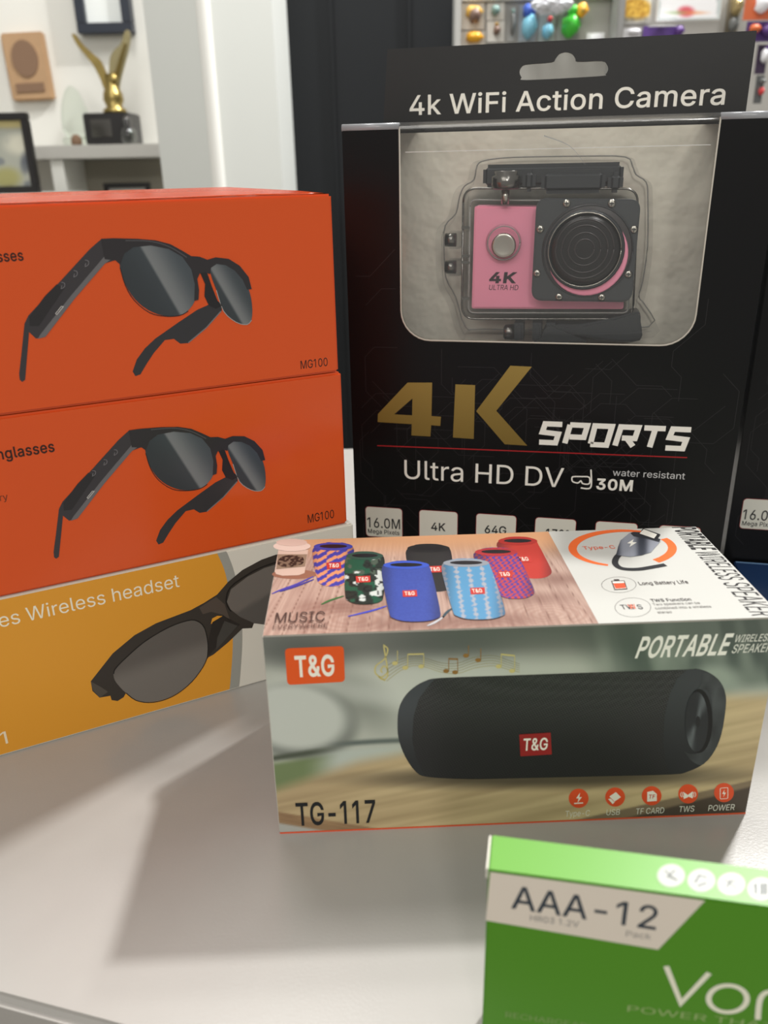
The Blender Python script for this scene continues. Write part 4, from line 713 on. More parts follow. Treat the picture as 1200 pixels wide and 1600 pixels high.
# ---- black action camera carton -----------------------------------------------------
Q = 1.86 / 1.55
BX, BY, BYAW, BW, BH, BD = -0.0588 * Q * S, 1.86 * S, -0.219, 0.7083 * Q * S, (1 + 0.0702 * Q) * S - 0.001, 0.079
blk = empty('action_camera_box', (BX, BY, 0), BYAW, 'black action camera carton with a clear window, nearest of the two', 'box', 'black action camera cartons')
F = Face(blk, 'front', 0)
wx0 = F.uv((625, 330))[0]; wx1 = F.uv((1108, 330))[0]; wz0 = F.uv((850, 536))[1]; wr = 0.0162
def hole_front(x0, x1, z0, z1):
    pts = [(0, 0), (BW, 0), (BW, BH), (x1, BH)]
    for i in range(9):
        a = math.radians(0 - 90 * i / 8); pts.append((x1 - wr + wr * math.cos(a), z0 + wr + wr * math.sin(a)))
    for i in range(9):
        a = math.radians(-90 - 90 * i / 8); pts.append((x0 + wr + wr * math.cos(a), z0 + wr + wr * math.sin(a)))
    return pts + [(x0, BH), (0, BH)]
bm = bmesh.new(); prism(bm, hole_front(wx0, wx1, wz0, BH), 0, 0.0008, bev=0.0003); link('front_panel', bm, M['black_c'], blk)
bx('side_panel', M['black_c'], blk, 0, 0.0008, 0.00081, BD - 0.0009, 0.0008, BH)
bx('side_panel', M['black_c'], blk, BW - 0.0008, BW, 0.00081, BD - 0.0009, 0.0008, BH)
bx('bottom_panel', M['black_c'], blk, 0, BW, 0.00081, BD - 0.0009, 0, 0.00079)
# top panel: two strips beside the window cut-out, rolled front edge
for a, b in ((0.0, wx0), (wx1, BW)):
    bx('top_panel', M['black_c'], blk, a, b, 0.0009, BD - 0.0009, BH - 0.0008, BH + 0.0004, bev=0.0003)
    bm = bmesh.new(); cyl(bm, (a, 0.0014, BH - 0.0008), (b, 0.0014, BH - 0.0008), 0.0019, n=20); link('folded_edge', bm, mat('fold_sheen', (150, 152, 156), 0.25), blk, True)  # pale grey paints in the ceiling reflection along the black fold
bx('back_panel', M['black_c'], blk, 0, BW, BD - 0.00089, BD, 0, BH + 0.0004)
# hang tab rising from the back panel, with its euro slot cut through
FT = Face(blk, 'front', BD - 0.001)
tl, tR, bl_ = FT.uv((605, 73)), FT.uv((1182, 52)), FT.uv((598, 190))
tz = (tl[1] + tR[1]) / 2
sl = []
def U(px, py): return FT.uv((px, py))
slot_px = [(812, 112), (816, 104), (826, 101), (862, 98), (868, 92), (874, 85), (884, 82), (894, 85), (899, 92), (903, 97), (940, 96), (948, 101), (950, 109), (946, 116), (936, 119), (824, 125), (815, 121)]
bm = bmesh.new(); outer = [(bl_[0], BH), (tR[0], BH), (tR[0], tz), (tl[0], tz)]
slot = [U(*p) for p in smoothpoly(slot_px, 3)]
vs = [Vector(p) for p in outer] + [Vector(p) for p in slot]
ed_ = [(i, (i + 1) % 4) for i in range(4)] + [(4 + i, 4 + (i + 1) % len(slot)) for i in range(len(slot))]
vf, tf = tri_fill([outer, slot if sum(slot[i - 1][0] * slot[i][1] - slot[i][0] * slot[i - 1][1] for i in range(len(slot))) < 0 else slot[::-1]])
for yy in (BD - 0.001, BD - 0.0002):
    vv = [bm.verts.new((v[0], yy, v[1])) for v in vf]
    for f in tf: bm.faces.new([vv[i] for i in f])
for lp in (outer, slot):
    for i in range(len(lp)):
        a, b = lp[i], lp[(i + 1) % len(lp)]
        q = [bm.verts.new((a[0], BD - 0.001, a[1])), bm.verts.new((b[0], BD - 0.001, b[1])), bm.verts.new((b[0], BD - 0.0002, b[1])), bm.verts.new((a[0], BD - 0.0002, a[1]))]
        bm.faces.new(q).material_index = 1
bmesh.ops.remove_doubles(bm, verts=bm.verts[:], dist=1e-7); bmesh.ops.recalc_face_normals(bm, faces=bm.faces[:])
link('hang_tab', bm, [M['tab_c'], M['inner']], blk)
P = Print(FT, 1.0)
P.text('4k WiFi Action Camera', (640, 176), (1131, 167), 30, (240, 236, 226), 2, bold=0.012)
P.make('hang_tab_lettering', M['ink_b'], blk)

# printing on the front
BK = (19, 19, 21)
P = Print(F, 1.0)
rnd = random.Random(3)
dirs = [(1, 0), (0.7, 0.7), (0, 1), (-0.7, 0.7), (-1, 0), (-0.7, -0.7), (0, -1), (0.7, -0.7)]
for k in range(230):
    x, z = rnd.uniform(0.004, BW - 0.004), rnd.uniform(0.03, BH - 0.006); d = rnd.randrange(8); pts = [(x, z)]
    for j in range(rnd.randint(2, 5)):
        s_ = rnd.choice((0.008, 0.013, 0.020)); d = (d + rnd.choice((-1, 1, 1))) % 8
        x += dirs[d][0] * s_; z += dirs[d][1] * s_; pts.append((x, z))
    if all(0.002 < a < BW - 0.002 and 0.02 < b < BH - 0.004 and not (wx0 - 0.002 < a < wx1 + 0.002 and b > wz0 - 0.002) for a, b in pts):
        P.stroke(pts, 0.0003, (34, 33, 35), 1, raw=True)
P.make('printed_line_pattern', M['ink_b'], blk)['kind'] = 'stuff'
t = off(540, 540, 1.818)
P = Print(F, 1.0); GO = lambda p: mixc((150, 126, 62), (122, 100, 44), sm(570, 700, p[1]))
P.poly(t([(176, 105), (246, 105), (244, 200), (271, 202), (269, 228), (243, 226), (241, 258), (187, 255), (188, 223), (91, 217), (92, 194)]), GO, 2, holes=[t([(190, 150), (189, 198), (138, 195)])])
P.poly(t([(312, 110), (368, 112), (364, 265), (305, 261)]), GO, 2)
P.poly(t([(468, 57), (529, 60), (428, 185), (516, 284), (452, 280), (371, 186)]), GO, 2)
P.make('printed_gold_title', M['ink_b'], blk)
P = Print(F, 1.0); WH = (240, 237, 228)
P.stroke(t([(90, 284), (970, 318)]), 1.6, (172, 36, 40), 2)
P.cut('red_rule', M['ink_b'], blk)
# SPORTS in squared letters
a0, a1 = F.uv((839, 697)), F.uv((1077, 703)); hS = F.uv((839, 660))[1] - F.uv((839, 697))[1]; vb = (a0[1] + a1[1]) / 2 ; cw = (a1[0] - a0[0]) / 6
G = {'S': [[(1, 1), (0.12, 1), (0.06, 0.55), (0.9, 0.48), (0.85, 0), (0, 0)]], 'P': [[(0.05, 0), (0.12, 1)], [(0.12, 1), (1, 1), (0.95, 0.36), (0.22, 0.36)]],
     'O': [[(0.08, 0.04), (0.1, 1), (0.96, 1), (0.9, 0.0), (0.08, 0.0)]], 'R': [[(0.05, 0), (0.12, 1), (1, 1), (0.95, 0.42), (0.30, 0.42)], [(0.55, 0.42), (0.95, 0)]],
     'T': [[(0.0, 1), (1.05, 1)], [(0.55, 1), (0.5, 0)]]}
th = 0.0030
for i, chh in enumerate('SPORTS'):
    for li, st_ in enumerate(G[chh]):
        pts = [(a0[0] + cw * (i + 0.08 + x * 0.78) + y * 0.0015, vb + th / 2 + y * (hS - th)) for x, y in st_]
        P.stroke(pts, th, WH, 2 + li, raw=True)
P.cut('sports_lettering', M['ink_b'], blk)
P.text('Ultra HD DV', (632, 751), (880, 758), 29, WH, 2)
P.cut('subtitle_lettering', M['ink_b'], blk)
P.text('water resistant', (957, 745), (1070, 747), 10, (205, 205, 205), 2)
P.text('30M', (931, 765), (988, 766), 16, WH, 2, bold=0.035)
P.cut('depth_rating_lettering', M['ink_b'], blk)
P.stroke(t([(648, 372), (672, 372), (692, 374), (692, 392), (674, 392), (668, 384), (660, 390), (645, 386), (643, 376)]), 2.2, WH, 2, smooth=3, closed=True)
P.stroke(t([(697, 352), (698, 395), (690, 406), (668, 404)]), 2.4, WH, 2, smooth=4)
P.cut('diving_mask_symbol', M['ink_b'], blk)
# specification badges
RR = [(57, 457, 160), (210, 471, 318), (372, 483, 485), (540, 493, 655), (712, 501, 830), (893, 510, 1010)]
vt = None
for i, (xa, ya, xb) in enumerate(RR):
    pa = F.uv(t([(xa, ya)])[0]); pb = F.uv(t([(xb, ya)])[0]); hh_ = 0.0195
    if vt is None: vt = pa[1]
    ww_ = pb[0] - pa[0]; v1 = vt
    P.poly(rrect(pa[0] - 0.0003, pa[0] + ww_ + 0.0003, v1 - hh_ - 0.0003, v1 + 0.0003, 0.0022), (150, 40, 44), 2, raw=True)
    P.poly(rrect(pa[0], pa[0] + ww_, v1 - hh_, v1, 0.002), (222, 220, 208), 3, raw=True)
P.cut('specification_badges', M['ink_b'], blk)
TX = (34, 34, 36)
P.text('16.0M', t([(62, 519)])[0], t([(155, 517)])[0], 15, TX, 4, bold=0.01)
P.cut('badge_lettering', M['ink_b'], blk)
P.text('Mega Pixels', t([(64, 534)])[0], t([(153, 536)])[0], 6.5, TX, 4, bold=0.015)
P.cut('badge_lettering', M['ink_b'], blk)
P.text('4K', t([(243, 525)])[0], t([(284, 526)])[0], 12, TX, 4, bold=0.02)
P.cut('badge_lettering', M['ink_b'], blk)
P.text('64G', t([(395, 533)])[0], t([(456, 535)])[0], 12, TX, 4, bold=0.02)
P.cut('badge_lettering', M['ink_b'], blk)
P.text('170°', t([(568, 545)])[0], t([(634, 547)])[0], 13, TX, 4, bold=0.02)
P.make('badge_lettering', M['ink_b'], blk)
# paper insert, window film, blister tray
bx('paper_insert', M['tray'], blk, wx0 - 0.016, wx1 + 0.016, BD - 0.025, BD - 0.002, wz0 - 0.03, BH - 0.002)
bm = bmesh.new(); nx, nz = 40, 30; rows = []
zf = F.uv((870, 232))[1]
for j in range(nz + 1):
    z = wz0 - 0.003 + (BH + 0.001 - wz0 + 0.003) * j / nz
    row = []
    for i in range(nx + 1):
        x = wx0 - 0.002 + (wx1 - wx0 + 0.004) * i / nx
        uu = (x - wx0) / (wx1 - wx0)
        b = 0.0015 - 0.0006 * math.sin(uu * 9 + z * 60)
        if z > zf: b = -0.0022 * math.sin(min(1, (z - zf) / (BH - zf)) * math.pi * 0.62) * (0.4 + 0.6 * math.sin(max(0, min(1, uu)) * math.pi)) + 0.0012
        if z < BH - 0.03 or uu < 0 or uu > 1: b = max(b, 0.0009)
        row.append(bm.verts.new((x, b, z)))
    rows.append(row)
for a, b in zip(rows, rows[1:]):
    for i in range(nx): bm.faces.new((a[i], a[i + 1], b[i + 1], b[i]))
# the film goes over the top
lastr = rows[-1]; nb = [bm.verts.new((v.co.x, 0.02, BH + 0.0006)) for v in lastr]; nc = [bm.verts.new((v.co.x, BD - 0.002, BH + 0.0004)) for v in lastr]
for i in range(nx):
    bm.faces.new((lastr[i], lastr[i + 1], nb[i + 1], nb[i])); bm.faces.new((nb[i], nb[i + 1], nc[i + 1], nc[i]))
flm = link('window_film', bm, M['film'], blk, True)
P = Print(Face(blk, 'front', 0.0004), 1.0)
P.stroke([(wx0 + 0.003, zf), (wx1 - 0.003, zf)], 0.0003, (215, 215, 212), 0, raw=True)  # highlight along the film crease, drawn as light strokes
P.stroke([(870 and F.uv((850, 212))[0], F.uv((850, 212))[1]), F.uv((890, 228)), F.uv((915, 258))], 0.0006, (170, 170, 168), 0, raw=True, smooth=5, taper=lambda s_: 1 - 0.9 * s_)
P.make('film_crease_glint', M['ink_o'], blk)
edgef = [(wx0, BH - 0.001)] + [(wx0 + wr - wr * math.cos(math.radians(90 * i / 8)), wz0 + wr - wr * math.sin(math.radians(90 * i / 8))) for i in range(9)] + [(wx1 - wr + wr * math.sin(math.radians(90 * i / 8)), wz0 + wr - wr * math.cos(math.radians(90 * i / 8))) for i in range(9)] + [(wx1, BH - 0.001)]
bm = bmesh.new(); tube(bm, [(x, 0.0002, z) for x, z in edgef], 0.00045, 6); link('window_rim', bm, M['inner'], blk, True)

# blister tray that holds the camera
def D(depth, *pts):
    f = Face(blk, 'front', depth); return [f.uv(p) for p in pts]
t4 = off(620, 220, 2.4)
yb0 = 0.010
bo = D(0.012 * Q, *t4(smoothpoly([(262, 150), (275, 92), (310, 72), (420, 60), (700, 55), (870, 58), (900, 95), (915, 130), (955, 160), (962, 230), (960, 420), (940, 560), (925, 620), (950, 655), (965, 740), (600, 752), (300, 748), (230, 740), (190, 620), (150, 540), (143, 420), (147, 335), (190, 285), (205, 215), (225, 175)], 3)))
bm = bmesh.new(); prism(bm, bo, 0.013, 0.050, bev=0.004); link('blister_tray', bm, M['blister'], blk)
bm = bmesh.new(); tube(bm, [(x, 0.0495, z) for x, z in bo] + [(bo[0][0], 0.0495, bo[0][1])], 0.0004, 6); link('blister_flange', bm, M['rimc'], blk, True)

# ---- the action camera itself --------------------------------------------------------
cx, cz = D(0.032, (850, 500))[0]
camt = empty('action_camera', (Matrix.Translation(blk.location) @ Matrix.Rotation(BYAW, 4, 'Z')) @ Vector((cx, 0.03 * Q, 0.0)), BYAW, 'pink action camera in a clear waterproof case behind the window', 'camera')
camt.scale = (Q, Q, Q)
def K(depth, pts):             # pixel outline -> camera-local (x, z) on the plane at that depth in the box
    return [((x - cx) / Q, z / Q) for x, z in D(depth * Q, *pts)]
def kp(depth, p): q = K(depth, [p])[0]; return q
Y0 = -0.03
def kprism(nm, pts, d0, d1, mt, bev=0.0, sm_=False):
    bm = bmesh.new(); prism(bm, K(d0, pts), d0 + Y0, d1 + Y0, bev=bev); return link(nm, bm, mt, camt, sm_)
def quadpx(tlp, trp, brp, blp, r, n=6):
    """rounded quad through four pixel corners"""
    out = []
    P4 = [tlp, trp, brp, blp]
    for i in range(4):
        p = Vector(P4[i]); a = (Vector(P4[i - 1]) - p).normalized(); b = (Vector(P4[(i + 1) % 4]) - p).normalized()
        for k in range(n + 1):
            s_ = k / n; q = (1 - s_) ** 2 * (p + a * r) + 2 * s_ * (1 - s_) * p + s_ * s_ * (p + b * r); out.append((q.x, q.y))
    return out
body = kprism('camera_body', quadpx(*t4([(291, 245), (868, 250), (850, 632), (280, 630)]), 4), 0.021, 0.036, M['pink'], 0.0012)
# clear case: frame of four walls plus a front sheet
outer = quadpx(*t4([(250, 178), (905, 180), (885, 668), (243, 668)]), 22)
kprism('clear_case', outer, 0.0195, 0.0385, M['case'], 0.002)
bm = bmesh.new(); q = K(0.0195, outer); tube(bm, [(x, 0.0195 + Y0, z) for x, z in q] + [(q[0][0], 0.0195 + Y0, q[0][1])], 0.0005, 6); link('case_rim', bm, M['chrome'], camt, True)
bm = bmesh.new(); q = K(0.0195, quadpx(*t4([(275, 222), (885, 226), (868, 646), (268, 646)]), 10)); tube(bm, [(x, 0.0200 + Y0, z) for x, z in q] + [(q[0][0], 0.02 + Y0, q[0][1])], 0.0004, 6); link('gasket', bm, M['rimc'], camt, True)
plate = quadpx(*t4([(524, 215), (917, 220), (881, 607), (503, 600)]), 18)
kprism('lens_plate', plate, 0.0125, 0.0192, M['matte'], 0.0008)
scr = mat('screw_slot', (40, 40, 40), 0.5)
for p in t4([(637, 235), (806, 235), (889, 332), (868, 500), (768, 587), (608, 585), (526, 497), (538, 331)]):
    x, z = kp(0.0125, p); bm = bmesh.new(); lathe(bm, [(0.0017, 0), (0.0017, 0.0005), (0.0012, 0.0009), (0.0003, 0.0010)], (x, 0.0125 + Y0, z), 'Y', 14)
    s_ = link('screw', bm, M['steel'], camt, True)
    bm = bmesh.new(); box(bm, x - 0.001, x + 0.001, 0.0114 + Y0, 0.01155 + Y0, z - 0.0002, z + 0.0002); box(bm, x - 0.0002, x + 0.0002, 0.0114 + Y0, 0.01155 + Y0, z - 0.001, z + 0.001); link('screw_slot', bm, scr, s_)
def klathe(nm, c, prof, mt, depth, parent=None, n=40):
    x, z = kp(depth, c); bm = bmesh.new(); lathe(bm, prof, (x, depth + Y0, z), 'Y', n); return link(nm, bm, mt, parent or camt, True)
mm_ = 0.00033 / 2.4 * 0.995          # metres per crop pixel near the window plane
r_ = lambda v: v * mm_
c0 = t4([(712, 412)])[0]
klathe('lens_recess', c0, [(r_(142), 0), (r_(142), 0.0003), (r_(136), 0.0006)], M['lensr'], 0.0125)
klathe('pink_ring', t4([(716, 431)])[0], [(r_(126), 0), (r_(124), 0.0009), (r_(120), 0.0011)], M['pink'], 0.0122)
klathe('lens_barrel', t4([(706, 410)])[0], [(r_(124), 0), (r_(122), 0.0020), (r_(114), 0.0024), (r_(112), 0.0016)], M['blackp'], 0.0118)
lens = klathe('lens', t4([(706, 412)])[0], [(r_(108), 0), (r_(106), 0.0008), (r_(88), 0.0011), (r_(60), 0.0013), (r_(30), 0.0018), (r_(8), 0.0020)], M['lensb'], 0.0102)
def torus_px(nm, c, rad, tr_, mt, depth, parent=None):
    x, z = kp(depth, c); bm = bmesh.new(); tube(bm, [(x + rad * math.cos(2 * math.pi * i / 40), depth + Y0, z + rad * math.sin(2 * math.pi * i / 40)) for i in range(41)], tr_, 6); return link(nm, bm, mt, parent or camt, True)
torus_px('lens_window_rim', t4([(704, 410)])[0], r_(113), 0.00022, M['steel'], 0.0092)
torus_px('port_rim', t4([(715, 415)])[0], r_(140), 0.0003, M['blackp'], 0.0118)
for rr, dd in ((90, 0.0090), (72, 0.0088), (50, 0.0086), (30, 0.0083)): torus_px('lens_ring', t4([(704, 406)])[0], r_(rr), 0.00035, M['lensr'], dd, lens)
# shutter button
bt = klathe('shutter_button', t4([(402, 392)])[0], [(r_(40), 0), (r_(40), 0.0022), (r_(36), 0.0028), (r_(28), 0.0025), (r_(5), 0.0023)], M['steel'], 0.019)
torus_px('button_guard', t4([(400, 382)])[0], r_(55), 0.0006, M['case'], 0.0185)
torus_px('button_seal', t4([(401, 384)])[0], r_(53), 0.00025, M['rimc'], 0.0180)
# lettering on the pink front
fk = Face(camt, 'front', 0.021 + Y0 - 0.0001); P = Print(fk, 1.0)
P.text('4K', t4([(345, 532)])[0], t4([(447, 532)])[0], 15.5, (44, 20, 30), 1, bold=0.045, shear=0.1)
P.text('ULTRA HD', t4([(345, 559)])[0], t4([(454, 560)])[0], 8, (60, 24, 38), 1, shear=0.12)
P.make('lettering', M['ink_b'], camt)
# latch bar and knob on top of the case
def bar(nm, xa, xb, ya, yb, d, rad, mt):
    a, b = kp(d, t4([(xa, (ya + yb) / 2)])[0]), kp(d, t4([(xb, (ya + yb) / 2)])[0]); za = kp(d, t4([(xa, ya)])[0])[1]; zb = kp(d, t4([(xa, yb)])[0])[1]
    bm = bmesh.new(); box(bm, a[0], b[0], d + Y0, d + 0.014 + Y0, min(za, zb), max(za, zb), rad, 3); return link(nm, bm, mt, camt)
lb = bar('latch_base', 322, 850, 90, 178, 0.022, 0.002, M['blackp'])
bar('latch_segment', 470, 520, 108, 192, 0.0165, 0.0022, M['blackp']); bar('latch_segment', 541, 783, 110, 200, 0.0165, 0.0024, M['blackp']); bar('latch_segment', 792, 850, 118, 196, 0.0165, 0.0022, M['blackp'])
kx, kz = kp(0.022, t4([(410, 182)])[0]); zt2 = kp(0.022, t4([(410, 112)])[0])[1]
bm = bmesh.new(); hk = zt2 - kz; lathe(bm, [(0.0050, 0), (0.0062, hk * 0.1), (0.0064, hk * 0.7), (0.0050, hk * 0.78), (0.0052, hk * 0.97), (0.0046, hk)], (kx, 0.0185 + Y0, kz)); link('power_knob', bm, M['chrome'], camt, True)
bm = bmesh.new(); cyl(bm, (kx, 0.0185 + Y0, kz - 0.006), (kx, 0.0185 + Y0, kz), 0.0018, n=16); link('knob_stem', bm, M['steel'], camt, True)
# hinge lugs on the left
for yy in (372, 474):
    a = kp(0.024, t4([(182, yy)])[0]); b = kp(0.024, t4([(246, yy)])[0]); hh_ = 0.0038
    hg = bmesh.new(); box(hg, a[0] + 0.001, b[0], 0.021 + Y0, 0.029 + Y0, a[1] - hh_, a[1] + hh_, 0.001, 2); hgo = link('hinge_lug', hg, M['case'], camt)
    bm = bmesh.new(); cyl(bm, (a[0], 0.0245 + Y0, a[1]), (a[0] + 0.005, 0.0245 + Y0, a[1]), 0.0030, n=16); link('hinge_pin', bm, M['chrome'], hgo, True)
for yy in (325, 430, 455, 590):
    a = kp(0.02, t4([(256, yy)])[0]); bx('case_clip', M['chrome'], camt, a[0] - 0.0015, a[0] + 0.0022, 0.0185 + Y0, 0.0195 + Y0, a[1] - 0.0006, a[1] + 0.0006, bev=0.0002)

# spare mount lying under the camera
mb = empty('mounting_bracket', camt.location.copy(), BYAW, 'black plastic mounting bracket under the pink camera', 'bracket'); mb.scale = (Q, Q, Q)
def mpr(nm, pts, d0, d1, mt, bev=0.001):
    bm = bmesh.new(); prism(bm, K(d0, t4(pts)), d0 + Y0, d1 + Y0, bev=bev); return link(nm, bm, mt, mb)
mpr('bracket_arm', smoothpoly([(600, 690), (680, 690), (760, 676), (830, 660), (905, 642), (915, 680), (912, 750), (800, 752), (700, 735), (600, 712)], 3), 0.018, 0.030, M['blackp'])
for xa in (440, 508, 560): mpr('bracket_prong', [(xa, 684), (xa + 34, 684), (xa + 34, 750), (xa, 750)], 0.018, 0.032, M['blackp'])
mpr('bracket_foot', smoothpoly([(560, 700), (600, 705), (690, 745), (700, 757), (520, 757), (540, 740)], 3), 0.016, 0.028, M['blackp'])
a, b = kp(0.02, t4([(398, 722)])[0]), kp(0.02, t4([(440, 722)])[0])
bm = bmesh.new(); tube(bm, [(a[0], 0.023 + Y0, a[1]), (a[0] + 0.001, 0.023 + Y0, a[1]), (b[0], 0.023 + Y0, b[1])], [0.0026, 0.0036, 0.0038], 16); link('bracket_screw', bm, M['chrome'], mb, True)

# ---- second black carton, mostly outside the frame -----------------------------------
blk2 = copy_tree(blk)
q2 = at(1141, 800, 1.86 * S); blk2.location = (q2.x, 1.86 * S, 0)
blk2['label'] = 'second black action camera carton at the right edge, partly out of view'

# ---- flat blue carton in front of the second black one
fb = empty('blue_carton', (Matrix.Translation(blk2.location) @ Matrix.Rotation(BYAW, 4, 'Z')) @ Vector((0.006, -0.105, 0)), BYAW, 'dark blue flat carton lying before the second black box', 'box')
bx('carton_body', mat('blue_carton', (24, 58, 104), 0.25), fb, 0, 0.2, 0, 0.103, 0, 0.0187, bev=0.0006)
P = Print(Face(fb, 'top', 0.0187), 1.0); P.poly([(0.001, 0.1005), (0.199, 0.1005), (0.199, 0.1024), (0.001, 0.1024)], (120, 158, 200), 1, raw=True); P.make('printed_edge_stripe', M['ink_b'], fb)

# ---- portable speaker carton ---------------------------------------------------------
TX_, TY_, TYAW, TW, TD, TH = -0.1821 * S, 1.0375 * S, 0.0296, 0.7729 * S, 0.3364 * S, 0.3734 * S
tg = carton('speaker_box', (TX_, TY_, 0), TYAW, 0, TW, TD, TH, M['tg_c'], 'portable speaker carton with printed black speaker, lying before the black carton', 'box', 0.0007)
F = Face(tg, 'front', 0); FTp = Face(tg, 'top', TH)
P = Print(F, 1.0)
def bgd(p):
    x, y = p
    c = mixc((108, 110, 104), (165, 168, 158), sm(1015, 1060, y - (x - 412) * -0.03))
    c = mixc(c, (74, 78, 74), blob(p, (478, 1020), 60, 26, 0.1, .7) * 0.6)
    c = mixc(c, (90, 92, 86), sm(992, 985, y) * 0.3)
    c = mixc(c, (186, 190, 180), blob(p, (640, 1080), 190, 40, -0.05, .8) * 0.7)
    c = mixc(c, (70, 74, 72), blob(p, (700, 1003), 90, 22, -0.02, .8) * 0.5)
    c = mixc(c, (112, 116, 108), blob(p, (560, 1095), 60, 32, 0.5, .7) * 0.7)
    c = mixc(c, (192, 196, 188), blob(p, (575, 1085), 70, 14, 0.2, .9) * 0.5)
    # pillow
    c = mixc(c, (96, 100, 94), blob(p, (468, 1128), 88, 58, 0.12, .18))
    c = mixc(c, (176, 180, 172), blob(p, (460, 1120), 84, 52, 0.12, .22))
    # cushion seam
    d = y - (1163 - (x - 520) * 0.07 + ((x - 560) / 120) ** 2 * 4)
    c = mixc(c, (72, 82, 78), (1 - sm(0, 7, abs(d))) * sm(500, 560, x) * (1 - sm(640, 700, x)) * 0.9)
    c = mixc(c, (168, 176, 168), sm(3, 16, d) * sm(470, 540, x) * 0.8)
    d2 = y - (1186 - (x - 420) * 0.16)
    c = mixc(c, (66, 72, 60), (1 - sm(0, 8, abs(d2))) * (1 - sm(480, 540, x)))
    c = mixc(c, (96, 112, 72), sm(2, 14, d2) * (1 - sm(470, 535, x)) * 0.9)
    # right top: dark greenish drape
    k = sm(870, 1010, x + (1010 - y) * 0.5) * (1 - sm(1062, 1090, y + 0.06 * (x - 1150)))
    dr_ = mixc((70, 80, 74), (112, 122, 112), sm(0.35, 0.9, vno(x / 20 - y * 0.01, y / 90)))
    c = mixc(c, dr_, k)
    c = mixc(c, (150, 160, 148), blob(p, (1120, 1060), 34, 20, 0.2, .6) * 0.8 + blob(p, (1040, 1000), 10, 40, 0.15, .9) * 0.35)
    c = mixc(c, (78, 84, 78), (1 - sm(0, 40, y - 985)) * sm(560, 760, x) * 0.6)
    # wood table
    wl = 1233 - (x - 430) * 0.34 if x < 560 else 1189 - (x - 560) * 0.19
    wl = max(wl, 1086 - (x - 1130) * 0.02) if x > 1000 else wl
    g = 0.5 * vno(x / 70 + y * 0.03, (y + x * 0.20) / 5) + 0.5 * vno(x / 150, (y + x * 0.2) / 14)
    wd = mixc((152, 132, 100), (192, 172, 134), g)
    c = mixc(c, wd, sm(-12, 14, y - wl))
    # front edge of that table, lower left
    le = 1266 + (x - 430) * 0.17
    c = mixc(c, mixc((126, 100, 74), (150, 122, 90), vno(x / 30, (y - x * 0.17) / 3)), sm(0, 3, y - le) * (1 - sm(600, 640, x)))
    c = mixc(c, mixc((160, 160, 154), (96, 92, 84), sm(505, 520, x)), sm(17, 21, y - le) * (1 - sm(545, 560, x)))
    # dark band, lower right
    lr = 1284 - (x - 880) * 0.225
    c = mixc(c, (120, 104, 84), sm(0, 3, y - lr) * sm(870, 884, x))
    c = mixc(c, (70, 60, 52), sm(8, 14, y - lr - (1173 - x) * 0.03) * sm(870, 900, x))
    # cast shadow in the printed photograph
    c = mixc(c, (58, 52, 42), blob(p, (860, 1214), 262, 16, -0.01, .6) * 0.85)
    return c
P.g = 1.3
P.grid(0.0004, TW - 0.0004, 0.0008, TH - 0.0004, 300, 125, bgd, 1)
P.make('printed_background', M['ink_m'], tg)
P = Print(F, 1.0)
P.grid(0.0003, TW - 0.0003, 0.0, 0.0009, 2, 1, (226, 92, 56), 1)
P.make('orange_edge_line', M['ink_m'], tg)
# printed speaker
P = Print(F, 1.0); t3 = off(400, 980, 3); tq = off(800, 980, 3)
def weave(p):
    x, y = p
    if y > 1216: return (26, 26, 26)
    a = math.sin((x * 0.9 + y * 0.35) * 1.25) * math.sin((y * 1.1 - x * 0.25) * 1.25)
    lit = 1 - sm(1060, 1175, y)
    return mixc((24, 24, 25), (78, 78, 79), max(0, min(1, 0.22 + 0.30 * lit + 0.75 * a * (0.30 + lit))))
out = [(621, 1132), (623, 1108), (631, 1090), (645, 1075), (664, 1064), (690, 1059)] + [(800, 1055), (940, 1050), (1067, 1046)] + [(1090, 1045), (1110, 1052), (1126, 1066), (1134, 1087), (1133, 1113), (1127, 1147), (1117, 1172), (1100, 1193), (1073, 1206), (1047, 1210)] + [(930, 1213), (800, 1216), (733, 1217), (670, 1214)] + [(650, 1206), (633, 1182), (623, 1155)]
P.poly(smoothpoly(out, 3), weave, 2, step=0.00042)
P.poly([(621, 1132), (623, 1108), (631, 1090), (645, 1075), (664, 1064), (680, 1060), (672, 1068), (654, 1092), (646, 1120), (644, 1155), (650, 1185), (664, 1213), (650, 1206), (633, 1182), (623, 1155)], lambda p: mixc((68, 72, 76), (40, 42, 44), sm(1090, 1200, p[1])), 3, step=0.002)
P.poly([(1073, 1046), (1090, 1045), (1110, 1052), (1126, 1066), (1134, 1087), (1133, 1113), (1127, 1147), (1117, 1172), (1100, 1193), (1073, 1206), (1047, 1210), (1040, 1190), (1036, 1160), (1038, 1120), (1046, 1085), (1058, 1060)], lambda p: mixc((62, 65, 68), (34, 36, 38), sm(1060, 1200, p[1])), 3, step=0.002)
P.poly(smoothpoly([(1098, 1052), (1112, 1054), (1128, 1070), (1134, 1092), (1130, 1130), (1120, 1166), (1100, 1192), (1090, 1194), (1078, 1186), (1068, 1172), (1074, 1176), (1092, 1176), (1104, 1160), (1112, 1125), (1112, 1095), (1106, 1080), (1096, 1076), (1088, 1082), (1096, 1066)], 3), lambda p: mixc((78, 82, 84), (46, 48, 50), vno(p[0] / 12, p[1] / 20)), 4, step=0.002)
P.ell((1092, 1126), 21, 50, (18, 18, 19), 5)
P.ell((1088, 1127), 18, 47, lambda p: mixc((42, 44, 47), (112, 118, 122), max(0, math.cos(2 * (math.atan2(p[1] - 1127, (p[0] - 1088) * 2.5) + 0.9))) ** 4 * 0.8), 6, step=0.0012)
